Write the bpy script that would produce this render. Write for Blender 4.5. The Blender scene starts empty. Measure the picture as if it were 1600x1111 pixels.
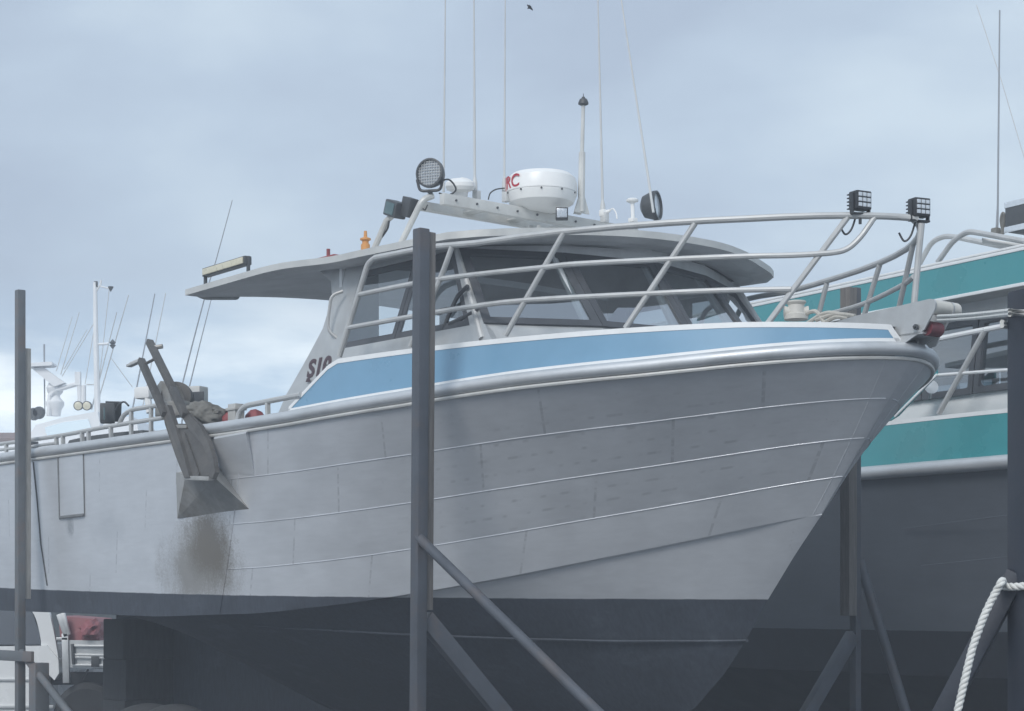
import bpy, bmesh, math, random
from mathutils import Vector, Matrix, Euler, noise
random.seed(4)
R = math.radians
scene = bpy.context.scene
COL = scene.collection

# ------------------------------------------------------------------ camera, sky, sun, exposure
F = 2900.0                      # focal length in pixels of the 1600 px wide frame
EYE, HOR = 1.6, 940.0           # eye height above the hardstand, pixel row of the horizon
cam_d = bpy.data.cameras.new('camera'); cam = bpy.data.objects.new('camera', cam_d); COL.objects.link(cam)
cam.location = (0, 0, EYE); cam.rotation_euler = (R(90), 0, 0)
cam_d.sensor_width = 36.0; cam_d.lens = 36.0*F/1600.0
cam_d.shift_y = (HOR-555.5)/1600.0
cam_d.clip_start = 0.1; cam_d.clip_end = 3000
scene.camera = cam
SUN_EL, SUN_AZ = 38.0, 204.0    # azimuth clockwise from +Y: behind the viewer, to the left
world = bpy.data.worlds.new('World'); scene.world = world; world.use_nodes = True
scene.view_settings.view_transform = 'Standard'; scene.view_settings.look = 'None'
scene.view_settings.exposure = 0.32; scene.view_settings.gamma = 1.0
scene.cycles.max_bounces = 8; scene.cycles.transparent_max_bounces = 16
scene.cycles.volume_bounces = 1
sun_d = bpy.data.lights.new('sun', 'SUN'); sun = bpy.data.objects.new('sun', sun_d); COL.objects.link(sun)
sun_d.energy = 1.5; sun_d.angle = R(22); sun_d.color = (1.0, 0.985, 0.96)
az = R(SUN_AZ); el = R(SUN_EL)
sdir = Vector((math.sin(az)*math.cos(el), math.cos(az)*math.cos(el), math.sin(el)))
sun.rotation_euler = (-sdir).to_track_quat('-Z', 'Y').to_euler(); sun.location = sdir*60

def build_world():
    nt = world.node_tree; N = nt.nodes; L = nt.links; N.clear()
    out = N.new('ShaderNodeOutputWorld')
    sky = N.new('ShaderNodeTexSky'); sky.sky_type = 'NISHITA'; sky.sun_disc = False
    sky.sun_elevation = el; sky.sun_rotation = az; sky.air_density = 1.2; sky.dust_density = 2.0
    b1 = N.new('ShaderNodeBackground'); b1.inputs[1].default_value = 0.08
    L.new(sky.outputs[0], b1.inputs[0])
    tc = N.new('ShaderNodeTexCoord')
    mp = N.new('ShaderNodeMapping'); mp.inputs['Scale'].default_value = (1.0, 1.0, 2.3); mp.inputs['Location'].default_value = (3.1, 0.4, 1.4)
    L.new(tc.outputs['Generated'], mp.inputs['Vector'])
    n1 = N.new('ShaderNodeTexNoise'); n1.inputs['Scale'].default_value = 4.3; n1.inputs['Detail'].default_value = 7; n1.inputs['Roughness'].default_value = 0.5
    n1.inputs['Distortion'].default_value = 0.15
    L.new(mp.outputs[0], n1.inputs['Vector'])
    ra = N.new('ShaderNodeValToRGB'); e = ra.color_ramp.elements
    e[0].position = 0.34; e[0].color = (0.385, 0.46, 0.57, 1)
    e[1].position = 0.66; e[1].color = (0.54, 0.635, 0.725, 1)
    m = e.new(0.50); m.color = (0.445, 0.535, 0.645, 1)
    L.new(n1.outputs['Fac'], ra.inputs[0])
    # white broken cloud low over the horizon, blue-cyan gaps between
    sx = N.new('ShaderNodeSeparateXYZ'); L.new(tc.outputs['Generated'], sx.inputs[0])
    mr = N.new('ShaderNodeMapRange'); mr.inputs['From Min'].default_value = 0.17; mr.inputs['From Max'].default_value = 0.07
    L.new(sx.outputs['Z'], mr.inputs['Value'])
    mp2 = N.new('ShaderNodeMapping'); mp2.inputs['Scale'].default_value = (1, 1, 3.4); mp2.inputs['Location'].default_value = (0.3, 0.9, 0.1)
    L.new(tc.outputs['Generated'], mp2.inputs['Vector'])
    n2 = N.new('ShaderNodeTexNoise'); n2.inputs['Scale'].default_value = 7.0; n2.inputs['Detail'].default_value = 6; n2.inputs['Roughness'].default_value = 0.55
    L.new(mp2.outputs[0], n2.inputs['Vector'])
    rb = N.new('ShaderNodeValToRGB'); e = rb.color_ramp.elements
    e[0].position = 0.42; e[0].color = (0.48, 0.65, 0.84, 1)
    e[1].position = 0.62; e[1].color = (1.25, 1.33, 1.36, 1)
    L.new(n2.outputs['Fac'], rb.inputs[0])
    mx = N.new('ShaderNodeMix'); mx.data_type = 'RGBA'
    L.new(mr.outputs[0], mx.inputs[0]); L.new(ra.outputs[0], mx.inputs[6]); L.new(rb.outputs[0], mx.inputs[7])
    b2 = N.new('ShaderNodeBackground'); b2.inputs[1].default_value = 1.0
    L.new(mx.outputs[2], b2.inputs[0])
    ms = N.new('ShaderNodeMixShader'); ms.inputs[0].default_value = 0.9
    L.new(b1.outputs[0], ms.inputs[1]); L.new(b2.outputs[0], ms.inputs[2]); L.new(ms.outputs[0], out.inputs[0])
build_world()

# ------------------------------------------------------------------ helpers
class MB:
    """collects shapes and links them as ONE mesh object"""
    def __init__(s, off=(0, 0, 0)):
        s.v = []; s.f = []; s.off = Vector(off); s.uv = None
    def add(s, verts, faces):
        b = len(s.v); s.v += [Vector(p) for p in verts]; s.f += [tuple(i+b for i in f) for f in faces]; return s
    def grid(s, rows, close_u=False, close_v=False):
        nr = len(rows); nc = len(rows[0]); vs = [p for r in rows for p in r]; fs = []
        for i in range(nr if close_u else nr-1):
            for j in range(nc if close_v else nc-1):
                a = i*nc+j; b = i*nc+(j+1) % nc; c = ((i+1) % nr)*nc+(j+1) % nc; d = ((i+1) % nr)*nc+j
                fs.append((a, b, c, d))
        return s.add(vs, fs)
    def tube(s, pts, r, seg=10, closed=False, flat=1.0):
        P = [Vector(p) for p in pts]; n = len(P)
        rr = r if isinstance(r, (list, tuple)) else [r]*n
        T = []
        for i in range(n):
            if closed: t = P[(i+1) % n]-P[i-1]
            else: t = P[min(i+1, n-1)]-P[max(i-1, 0)]
            T.append(t.normalized() if t.length > 1e-9 else Vector((0, 0, 1)))
        up = Vector((0, 0, 1)) if abs(T[0].z) < 0.9 else Vector((1, 0, 0))
        a = T[0].cross(up).normalized(); rows = []
        for i in range(n):
            if i: a = (a - T[i]*a.dot(T[i])).normalized()
            b = T[i].cross(a)
            rows.append([P[i]+(a*math.cos(k*2*math.pi/seg)+b*math.sin(k*2*math.pi/seg)*flat)*rr[i] for k in range(seg)])
        s.grid(rows, closed, True)
        if not closed:
            b0 = len(s.v)-n*seg
            s.f.append(tuple(b0+k for k in range(seg))[::-1]); s.f.append(tuple(b0+(n-1)*seg+k for k in range(seg)))
        return s
    def box(s, c, size, rot=None, bev=0.0):
        bm = bmesh.new(); bmesh.ops.create_cube(bm, size=1.0)
        for v in bm.verts: v.co = Vector((v.co.x*size[0], v.co.y*size[1], v.co.z*size[2]))
        if bev: bmesh.ops.bevel(bm, geom=bm.edges[:], offset=bev, segments=2, affect='EDGES', profile=0.6)
        M = Euler(rot, 'XYZ').to_matrix() if rot is not None and not isinstance(rot, Matrix) else (rot or Matrix.Identity(3))
        bm.verts.index_update()
        s.add([M @ v.co + Vector(c) for v in bm.verts], [tuple(v.index for v in f.verts) for f in bm.faces]); bm.free(); return s
    def bar(s, p, q, w, h, up=(0, 0, 1), bev=0.004):
        p = Vector(p); q = Vector(q); x = (q-p); l = x.length; x.normalize(); u = Vector(up)
        y = u.cross(x)
        if y.length < 1e-4: y = Vector((0, 1, 0)).cross(x)
        y.normalize(); z = x.cross(y)
        M = Matrix((x, y, z)).transposed()
        return s.box((p+q)/2, (l, w, h), M, bev)
    def prism(s, poly, d):
        P = [Vector(p) for p in poly]; d = Vector(d); n = len(P)
        b = len(s.v); s.v += P+[p+d for p in P]
        s.f.append(tuple(b+i for i in range(n))[::-1]); s.f.append(tuple(b+n+i for i in range(n)))
        for i in range(n): s.f.append((b+i, b+(i+1) % n, b+n+(i+1) % n, b+n+i))
        return s
    def ring(s, poly, w, d, off=0.0):
        P = [Vector(p) for p in poly]; n = len(P); nm = normal_of(P)
        c = sum(P, Vector())/n; I = []
        for i in range(n):
            a = (P[i-1]-P[i]).normalized(); b2 = (P[(i+1) % n]-P[i]).normalized()
            bis = a+b2
            sn = a.cross(b2).length
            I.append(P[i]+bis*(w/max(sn, .2)))
        for i in range(n):
            k = (i+1) % n
            s.prism([P[i]+nm*off, P[k]+nm*off, I[k]+nm*off, I[i]+nm*off], nm*d)
        return I
    def lathe(s, prof, c=(0, 0, 0), M=None, seg=24):
        M = M or Matrix.Identity(3); c = Vector(c)
        rows = [[M @ Vector((r*math.cos(k*2*math.pi/seg), r*math.sin(k*2*math.pi/seg), z)) + c for k in range(seg)] for r, z in prof]
        s.grid(rows, False, True)
        b = len(s.v)-len(prof)*seg
        if prof[0][0] > 1e-4: s.f.append(tuple(b+k for k in range(seg))[::-1])
        if prof[-1][0] > 1e-4: s.f.append(tuple(b+(len(prof)-1)*seg+k for k in range(seg)))
        return s
    def blob(s, c, size, amp=.15, sc=2.0, sub=3, seed=0):
        bm = bmesh.new(); bmesh.ops.create_icosphere(bm, subdivisions=sub, radius=1)
        bm.verts.index_update()
        vs = []
        for v in bm.verts:
            k = 1+amp*noise.noise(v.co*sc+Vector((seed, seed*2, 0)))+amp*.5*noise.noise(v.co*sc*2.7+Vector((seed, 0, 0)))
            vs.append(Vector((v.co.x*size[0]*k, v.co.y*size[1]*k, v.co.z*size[2]*k))+Vector(c))
        s.add(vs, [tuple(v.index for v in f.verts) for f in bm.faces]); bm.free(); return s
    def mirror(s):
        n = len(s.v); s.add([Vector((p.x, -p.y, p.z)) for p in s.v], [tuple(reversed(f)) for f in s.f]); return s
    def build(s, name, mat, parent=None, smooth=32):
        me = bpy.data.meshes.new(name)
        me.from_pydata([tuple(p+s.off) for p in s.v], [], s.f); me.validate()
        bm = bmesh.new(); bm.from_mesh(me); bmesh.ops.recalc_face_normals(bm, faces=bm.faces[:]); bm.to_mesh(me); bm.free()
        if smooth:
            me.polygons.foreach_set('use_smooth', [True]*len(me.polygons)); me.set_sharp_from_angle(angle=R(smooth))
        me.materials.append(mat)
        o = bpy.data.objects.new(name, me); COL.objects.link(o)
        if parent: o.parent = parent
        return o
def normal_of(P):
    nm = Vector()
    for i in range(len(P)): nm += P[i].cross(P[(i+1) % len(P)])
    return nm.normalized()
def axis_to(d):
    return Vector(d).to_track_quat('Z', 'Y').to_matrix()
def rounded(pts, r=.05, n=5):
    P = [Vector(p) for p in pts]; out = [P[0]]
    for i in range(1, len(P)-1):
        a = P[i-1]-P[i]; b = P[i+1]-P[i]
        k = min(r, a.length*.48, b.length*.48)
        A = P[i]+a.normalized()*k; B = P[i]+b.normalized()*k
        for j in range(n+1):
            t = j/n; out.append(A*(1-t)**2+P[i]*2*t*(1-t)+B*t*t)
    out.append(P[-1]); return out
def smooth_path(pts, n=6):
    P = [Vector(p) for p in pts]; out = []
    for i in range(len(P)-1):
        a, b, c, d = P[max(i-1, 0)], P[i], P[i+1], P[min(i+2, len(P)-1)]
        for j in range(n):
            t = j/n
            out.append(.5*((2*b)+(c-a)*t+(2*a-5*b+4*c-d)*t*t+(3*b-a-3*c+d)*t**3))
    out.append(P[-1]); return out
def lerp(a, b, t): return a+(b-a)*t
def interp(x, tab):
    if x <= tab[0][0]: return tab[0][1]
    for (a, va), (b, vb) in zip(tab, tab[1:]):
        if x <= b: return lerp(va, vb, (x-a)/(b-a))
    return tab[-1][1]
def tag(o, label=None, cat=None, group=None, kind=None):
    if label: o['label'] = label
    if cat: o['category'] = cat
    if group: o['group'] = group
    if kind: o['kind'] = kind
    return o
def empty(name, loc, rz=0):
    o = bpy.data.objects.new(name, None); COL.objects.link(o); o.location = loc; o.rotation_euler = (0, 0, rz); o.empty_display_size = .2; return o
def text_mesh(body, size, ext=.0015, bold=.0015):
    cu = bpy.data.curves.new('lettering', 'FONT'); cu.body = body; cu.size = size; cu.extrude = ext; cu.offset = bold; cu.resolution_u = 4
    ob = bpy.data.objects.new('lettering', cu); COL.objects.link(ob)
    dg = bpy.context.evaluated_depsgraph_get(); me = bpy.data.meshes.new_from_object(ob.evaluated_get(dg))
    vs = [v.co.copy() for v in me.vertices]; fs = [tuple(p.vertices) for p in me.polygons]
    bpy.data.objects.remove(ob); bpy.data.meshes.remove(me); bpy.data.curves.remove(cu)
    return vs, fs

# ------------------------------------------------------------------ materials
def mat(name, col, rough=.5, metal=0.0, var=.12, vscale=6.0, bump=0.0, bscale=60.0, spec=.5, dirt=None, dirt_amt=0.0, stretch=(1, 1, 1), rvar=.1, coat=0.0):
    m = bpy.data.materials.new(name); m.use_nodes = True; nt = m.node_tree; N = nt.nodes; L = nt.links
    b = N['Principled BSDF']
    b.inputs['Metallic'].default_value = metal; b.inputs['Specular IOR Level'].default_value = spec
    if coat: b.inputs['Coat Weight'].default_value = coat; b.inputs['Coat Roughness'].default_value = .15
    tc = N.new('ShaderNodeTexCoord'); mp = N.new('ShaderNodeMapping'); mp.inputs['Scale'].default_value = stretch
    L.new(tc.outputs['Object'], mp.inputs[0])
    n1 = N.new('ShaderNodeTexNoise'); n1.inputs['Scale'].default_value = vscale; n1.inputs['Detail'].default_value = 7; n1.inputs['Roughness'].default_value = .62
    L.new(mp.outputs[0], n1.inputs['Vector'])
    mr = N.new('ShaderNodeMapRange'); mr.inputs['From Min'].default_value = .3; mr.inputs['From Max'].default_value = .7
    mr.inputs['To Min'].default_value = 1-var; mr.inputs['To Max'].default_value = 1+var
    L.new(n1.outputs['Fac'], mr.inputs['Value'])
    mu = N.new('ShaderNodeVectorMath'); mu.operation = 'SCALE'; mu.inputs[0].default_value = col[:3]
    L.new(mr.outputs[0], mu.inputs['Scale']); cout = mu.outputs[0]
    if dirt:
        n2 = N.new('ShaderNodeTexNoise'); n2.inputs['Scale'].default_value = vscale*.45; n2.inputs['Detail'].default_value = 9; n2.inputs['Roughness'].default_value = .7
        L.new(mp.outputs[0], n2.inputs['Vector'])
        r2 = N.new('ShaderNodeMapRange'); r2.inputs['From Min'].default_value = .5; r2.inputs['From Max'].default_value = .72; r2.inputs['To Max'].default_value = dirt_amt
        L.new(n2.outputs['Fac'], r2.inputs['Value'])
        mx = N.new('ShaderNodeMix'); mx.data_type = 'RGBA'; mx.inputs[7].default_value = (*dirt, 1)
        L.new(r2.outputs[0], mx.inputs[0]); L.new(cout, mx.inputs[6]); cout = mx.outputs[2]
    L.new(cout, b.inputs['Base Color'])
    rr = N.new('ShaderNodeMapRange'); rr.inputs['From Min'].default_value = .3; rr.inputs['From Max'].default_value = .7
    rr.inputs['To Min'].default_value = max(.03, rough-rvar); rr.inputs['To Max'].default_value = min(1, rough+rvar)
    L.new(n1.outputs['Fac'], rr.inputs['Value']); L.new(rr.outputs[0], b.inputs['Roughness'])
    if bump:
        n3 = N.new('ShaderNodeTexNoise'); n3.inputs['Scale'].default_value = bscale; n3.inputs['Detail'].default_value = 4
        L.new(mp.outputs[0], n3.inputs['Vector'])
        bp = N.new('ShaderNodeBump'); bp.inputs['Strength'].default_value = bump; bp.inputs['Distance'].default_value = .01
        L.new(n3.outputs['Fac'], bp.inputs['Height']); L.new(bp.outputs[0], b.inputs['Normal'])
    return m
def glass(name, tint=(.72, .8, .82), refl=.16, rough=.015):
    m = bpy.data.materials.new(name); m.use_nodes = True; nt = m.node_tree; N = nt.nodes; L = nt.links
    N.remove(N['Principled BSDF']); out = N['Material Output']
    tr = N.new('ShaderNodeBsdfTransparent'); tr.inputs[0].default_value = (*tint, 1)
    gl = N.new('ShaderNodeBsdfGlossy'); gl.inputs['Roughness'].default_value = rough; gl.inputs[0].default_value = (.95, .97, 1, 1)
    lw = N.new('ShaderNodeLayerWeight'); lw.inputs[0].default_value = .5
    fr = N.new('ShaderNodeMath'); fr.operation = 'POWER'; fr.inputs[1].default_value = 4.0; L.new(lw.outputs['Facing'], fr.inputs[0])
    ad = N.new('ShaderNodeMath'); ad.operation = 'MULTIPLY_ADD'; ad.inputs[1].default_value = .7; ad.inputs[2].default_value = refl; ad.use_clamp = True
    L.new(fr.outputs[0], ad.inputs[0])
    mx = N.new('ShaderNodeMixShader'); L.new(ad.outputs[0], mx.inputs[0]); L.new(tr.outputs[0], mx.inputs[1]); L.new(gl.outputs[0], mx.inputs[2])
    L.new(mx.outputs[0], out.inputs[0]); return m
M = dict(
    tube=mat('bare_tube_aluminium', (.54, .545, .54), .55, .35, .1, 9, .05, 120, dirt=(.42, .40, .36), dirt_amt=.3),
    pipe=mat('gunwale_aluminium', (.60, .62, .64), .52, .5, .1, 5, .08, 40, dirt=(.45, .45, .44), dirt_amt=.4, stretch=(.6, 1, 1)),
    alu=mat('weathered_plate_aluminium', (.56, .57, .57), .5, .5, .12, 4, .06, 60, dirt=(.40, .38, .35), dirt_amt=.45),
    roof=mat('painted_roof_edge', (.60, .60, .58), .5, .2, .12, 5, .05, 60, dirt=(.40, .37, .33), dirt_amt=.5),
    deck=mat('deck_grey', (.22, .225, .23), .7, 0, .12, 6),
    blue=mat('pale_blue_paint', (.175, .34, .49), .32, 0, .07, 2.2, .03, 8, dirt=(.16, .31, .44), dirt_amt=.4, coat=.2),
    white=mat('white_paint', (.80, .81, .81), .4, 0, .05, 8, dirt=(.6, .6, .58), dirt_amt=.25),
    plastic=mat('white_gelcoat', (.82, .82, .81), .35, 0, .03, 7, dirt=(.66, .65, .61), dirt_amt=.2),
    frame=mat('dark_window_frame', (.09, .095, .105), .5, .2, .15, 12),
    black=mat('black_plastic', (.03, .032, .036), .45, 0, .2, 14),
    darkgrey=mat('dark_grey_housing', (.075, .08, .085), .5, .2, .15, 14),
    teal=mat('teal_paint', (.045, .285, .31), .3, 0, .10, 1.8, .03, 7, dirt=(.08, .31, .33), dirt_amt=.5, coat=.2),
    steel=mat('dark_stand_paint', (.080, .089, .106), .5, .1, .18, 5, .08, 50, dirt=(.13, .10, .085), dirt_amt=.75),
    steel_l=mat('pale_stand_paint', (.13, .14, .15), .5, .1, .15, 5, .06, 50, dirt=(.20, .13, .10), dirt_amt=.85),
    wood=mat('weathered_timber', (.155, .142, .132), .8, 0, .3, 14, .3, 50, stretch=(4, 4, .35)),
    palewood=mat('bleached_timber', (.33, .32, .30), .8, 0, .25, 12, .3, 40, stretch=(4, 4, .35)),
    oldwood=mat('grey_timber', (.055, .058, .062), .85, 0, .3, 12, .3, 40, stretch=(3, 3, .5)),
    rust=mat('stained_tipper_metal', (.11, .104, .098), .6, .3, .3, 9, .15, 50, dirt=(.06, .057, .055), dirt_amt=.75),
    rust_l=mat('grubby_aluminium', (.40, .395, .38), .55, .35, .2, 7, .1, 60, dirt=(.20, .17, .13), dirt_amt=.75),
    canvas=mat('grubby_canvas', (.18, .175, .16), .9, 0, .25, 9, .5, 26),
    rope=mat('white_rope', (.72, .72, .69), .8, 0, .1, 30, .3, 300, dirt=(.5, .48, .44), dirt_amt=.4),
    rope_o=mat('old_cream_rope', (.56, .53, .47), .85, 0, .15, 24, .3, 300),
    red=mat('faded_red', (.28, .07, .075), .6, 0, .15, 8, .1, 40),
    dred=mat('dark_red_rubber', (.17, .03, .04), .5, 0, .15, 20),
    tarp=mat('red_tarpaulin', (.25, .085, .095), .6, 0, .2, 6, .4, 9),
    orange=mat('orange_plastic', (.62, .29, .09), .5, 0, .06, 8),
    lens=mat('lamp_lens', (.66, .70, .74), .18, .3, .08, 30),
    lens_y=mat('cream_lamp_lens', (.66, .62, .48), .3, 0, .05, 20),
    lens_g=mat('greenish_lamp_lens', (.10, .16, .17), .15, .2, .1, 20),
    reflector=mat('lamp_reflector', (.50, .53, .57), .25, .5, .12, 40),
    whip=mat('whip_antenna', (.56, .57, .57), .5, 0, .05, 8),
    whip_d=mat('dark_whip_antenna', (.30, .32, .35), .5, 0, .05, 8),
    number=mat('dark_lettering', (.075, .045, .055), .6, 0, .1, 20),
    letter=mat('red_lettering', (.45, .03, .05), .5, 0, .05, 20),
    interior=mat('cabin_interior', (.58, .60, .61), .7, 0, .1, 4),
    soffit=mat('bare_roof_lining', (.62, .63, .64), .55, .25, .12, 4, .06, 40, dirt=(.20, .20, .20), dirt_amt=.4),
    dash=mat('dash_grey', (.10, .105, .11), .8, 0, .15, 6),
    rubber=mat('old_rubber', (.035, .036, .038), .8, 0, .25, 10, .2, 40),
    ute=mat('white_car_paint', (.78, .79, .79), .25, 0, .03, 3, coat=.5),
    boatwhite=mat('far_boat_white', (.80, .81, .82), .4, 0, .04, 1.2),
    tray=mat('tray_aluminium', (.60, .61, .61), .4, .6, .1, 6),
    bird=mat('dark_plumage', (.04, .042, .05), .8, 0, .2, 20),
    roofred=mat('brown_roof_tiles', (.20, .12, .10), .8, 0, .25, 3, .4, 8),
    wall=mat('cream_wall', (.62, .60, .56), .8, 0, .06, 1.5),
    mirrorglass=mat('sky_reflecting_glass', (.80, .88, .92), .08, .9, .03, 2, rvar=.02),
    cream=mat('aged_cream_plastic', (.60, .58, .53), .5, 0, .06, 9, dirt=(.42, .39, .34), dirt_amt=.4),
    seal=mat('grey_door_seal', (.19, .195, .20), .6, .2, .2, 12),
    fence=mat('dark_green_fence', (.03, .037, .036), .7, 0, .2, 3),
    glass=glass('cabin_glass', (.66, .72, .75), .19),
    wglass=glass('windscreen_glass', (.68, .74, .76), .40),
    glass2=glass('dark_glass', (.36, .41, .44), .24),
    cglass=glass('car_glass', (.22, .26, .30), .16),
)

def hull_material(name, grey, metal, rough, zline, foul, marks=True, stains=()):
    """bare plate above the waterline, antifouling below; plate seams, smudges and stains are real marks on the plate"""
    m = bpy.data.materials.new(name); m.use_nodes = True; nt = m.node_tree; N = nt.nodes; L = nt.links
    b = N['Principled BSDF']
    def math_(op, a, bb, c=None, clamp=False):
        n = N.new('ShaderNodeMath'); n.operation = op; n.use_clamp = clamp
        for i, x in enumerate((a, bb, c)):
            if x is None: continue
            if isinstance(x, (int, float)): n.inputs[i].default_value = x
            else: L.new(x, n.inputs[i])
        return n.outputs[0]
    def mixc(f, a, c):
        n = N.new('ShaderNodeMix'); n.data_type = 'RGBA'; L.new(f, n.inputs[0])
        for k, x in ((6, a), (7, c)):
            if isinstance(x, tuple): n.inputs[k].default_value = (*x, 1)
            else: L.new(x, n.inputs[k])
        return n.outputs[2]
    def nz(scale, detail, vec, rough_=.6):
        n = N.new('ShaderNodeTexNoise'); n.inputs['Scale'].default_value = scale; n.inputs['Detail'].default_value = detail; n.inputs['Roughness'].default_value = rough_
        L.new(vec, n.inputs['Vector']); return n.outputs['Fac']
    def rng(x, a, bb, c=0.0, d=1.0):
        n = N.new('ShaderNodeMapRange'); L.new(x, n.inputs[0]); n.inputs[1].default_value = a; n.inputs[2].default_value = bb; n.inputs[3].default_value = c; n.inputs[4].default_value = d; return n.outputs[0]
    tc = N.new('ShaderNodeTexCoord'); sx = N.new('ShaderNodeSeparateXYZ'); L.new(tc.outputs['Object'], sx.inputs[0])
    X, Y, Z = sx.outputs
    def mapped(sc):
        mp = N.new('ShaderNodeMapping'); mp.inputs['Scale'].default_value = sc; L.new(tc.outputs['Object'], mp.inputs[0]); return mp.outputs[0]
    cloudy = nz(2.2, 7, mapped((1, 1, 1.4)))
    fine = nz(14, 5, mapped((.35, 1, 2.2)))
    brush = nz(60, 3, mapped((.2, 1, 1.6)))
    v = math_('ADD', rng(cloudy, .3, .7, .94, 1.05), rng(fine, .3, .7, -.035, .035))
    cs = N.new('ShaderNodeVectorMath'); cs.operation = 'SCALE'; cs.inputs[0].default_value = grey; L.new(v, cs.inputs['Scale']); col = cs.outputs[0]
    if marks:
        uv = N.new('ShaderNodeUVMap'); su = N.new('ShaderNodeSeparateXYZ'); L.new(uv.outputs[0], su.inputs[0])
        U, V = su.outputs[0], su.outputs[1]
        # dashed smudges left by clamps along the planks: three rows per plank
        row = math_('FRACT', math_('MULTIPLY', V, 13.0), 0)
        rowm = math_('MULTIPLY', rng(row, .36, .44), rng(row, .62, .54), clamp=True)
        vv = N.new('ShaderNodeCombineXYZ'); L.new(math_('MULTIPLY', U, 95.0), vv.inputs[0]); L.new(math_('FLOOR', math_('MULTIPLY', V, 13.0), 0), vv.inputs[1])
        dash = rng(nz(1.0, 1.5, vv.outputs[0]), .50, .60)
        zone = math_('MULTIPLY', math_('MULTIPLY', rng(U, .30, .20), rng(U, .02, .06)), math_('MULTIPLY', rng(V, .2, .35), rng(V, .95, .75)), clamp=True)
        dm = math_('MULTIPLY', math_('MULTIPLY', rowm, dash), math_('MULTIPLY', zone, rng(cloudy, .30, .50, .35, 1)), clamp=True)
        col = mixc(math_('MULTIPLY', dm, .5), col, (grey[0]*.62, grey[1]*.62, grey[2]*.62))
        # butt seams between plates, staggered plank by plank
        pl = math_('FLOOR', math_('MULTIPLY', V, 4.0), 0)
        us = math_('FRACT', math_('ADD', math_('MULTIPLY', U, 8.5), math_('MULTIPLY', pl, .37)), 0)
        seam = math_('MULTIPLY', math_('LESS_THAN', math_('ABSOLUTE', math_('SUBTRACT', us, .5), 0), .007), rng(fine, .42, .55))
        col = mixc(math_('MULTIPLY', seam, .4), col, (grey[0]*.5, grey[1]*.5, grey[2]*.5))
    for (sx0, sz0, rx, rz, c, amt) in stains:
        dx = math_('DIVIDE', math_('SUBTRACT', X, sx0), rx); dz = math_('DIVIDE', math_('SUBTRACT', Z, sz0), rz)
        d = math_('SQRT', math_('ADD', math_('MULTIPLY', dx, dx), math_('MULTIPLY', dz, dz)), 0)
        spk = nz(70, 8, mapped((1, 1, .9)), .8); big = nz(4, 6, mapped((1, 1, .5)))
        f = math_('SUBTRACT', math_('ADD', rng(d, 1.2, .25), math_('MULTIPLY', math_('SUBTRACT', spk, .5), 1.3)), rng(big, .3, .7, .55, .05))
        col = mixc(math_('MULTIPLY', rng(f, .0, .6), amt), col, c)
    zl = math_('ADD', math_('MULTIPLY', math_('MULTIPLY', X, X), zline[1]), zline[0])
    wob = rng(nz(7, 5, mapped((1, 1, .2))), .3, .7, -.002, .002)
    below = rng(math_('SUBTRACT', math_('ADD', Z, wob), zl), .003, -.003)
    fv = N.new('ShaderNodeVectorMath'); fv.operation = 'SCALE'; fv.inputs[0].default_value = foul; L.new(math_('ADD', rng(cloudy, .3, .7, .75, 1.15), rng(nz(26, 7, mapped((1.6, 1, .35)), .7), .35, .7, -.2, .25)), fv.inputs['Scale'])
    scuff = math_('MULTIPLY', rng(nz(3.2, 9, mapped((.7, 1, 1.2)), .72), .56, .66), .55)
    col = mixc(below, col, mixc(scuff, fv.outputs[0], (foul[0]*1.75, foul[1]*1.7, foul[2]*1.6)))
    L.new(col, b.inputs['Base Color'])
    L.new(math_('MULTIPLY', math_('SUBTRACT', 1.0, below), metal), b.inputs['Metallic'])
    L.new(math_('ADD', rng(cloudy, .3, .7, rough-.06, rough+.08), math_('MULTIPLY', below, .22)), b.inputs['Roughness'])
    bp = N.new('ShaderNodeBump'); bp.inputs['Strength'].default_value = .07; bp.inputs['Distance'].default_value = .02
    hh = math_('ADD', math_('MULTIPLY', nz(2.6, 3, mapped((1, 1, 1))), 1.2), math_('MULTIPLY', brush, .06))
    L.new(hh, bp.inputs['Height']); L.new(bp.outputs[0], b.inputs['Normal'])
    return m

# ------------------------------------------------------------------ ground
def ground():
    m = mat('gravel_hardstand', (.085, .091, .10), .9, 0, .3, .8, .5, 25, dirt=(.055, .055, .055), dirt_amt=.6)
    MB().grid([[(-600, -120, 0), (600, -120, 0)], [(-600, 900, 0), (600, 900, 0)]]).build('ground', m, smooth=0)['kind'] = 'structure'
ground()

# ------------------------------------------------------------------ the fishing boat: its frame of reference
TH = R(50); C_, S_ = math.cos(TH), math.sin(TH); BX, BY = 2.27, 10.5     # bow tip on the ground plan, boat axis turned 50 degrees
KEEL = .70                                                               # height of the boat's base
OFF = (0, 0, EYE-KEEL)                                                   # heights below are measured from eye level
boat = empty('fishing_boat', (BX, BY, KEEL), -TH)
tag(boat, 'bare aluminium fishing boat with a pale blue stripe, standing on shore in steel stands', 'fishing boat')
def at_n(px, py, n):
    """point of the boat (forward, to port, up) seen at a photo pixel, lying n metres to port of the centreline"""
    k = (px-800)/F; s = (k*(BY+C_*n)-BX-S_*n)/(C_+k*S_); Y = BY-S_*s+C_*n
    return Vector((s, n, (HOR-py)/F*Y))
def at_s(px, py, s):
    k = (px-800)/F; n = (k*(BY-S_*s)-BX-C_*s)/(S_-k*C_); Y = BY-S_*s+C_*n
    return Vector((s, n, (HOR-py)/F*Y))
def at_h(px, py, h, sg=-1):
    s = -3.0
    for _ in range(60):
        p = at_n(px, py, sg*h(max(0, -s))); s = s*.5+p.x*.5
    return p
def hg(t): return 1.7*(1-(1-min(t, 4)/4)**2.2)**.6 if t > 0 else 0
T0 = .67
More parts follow.
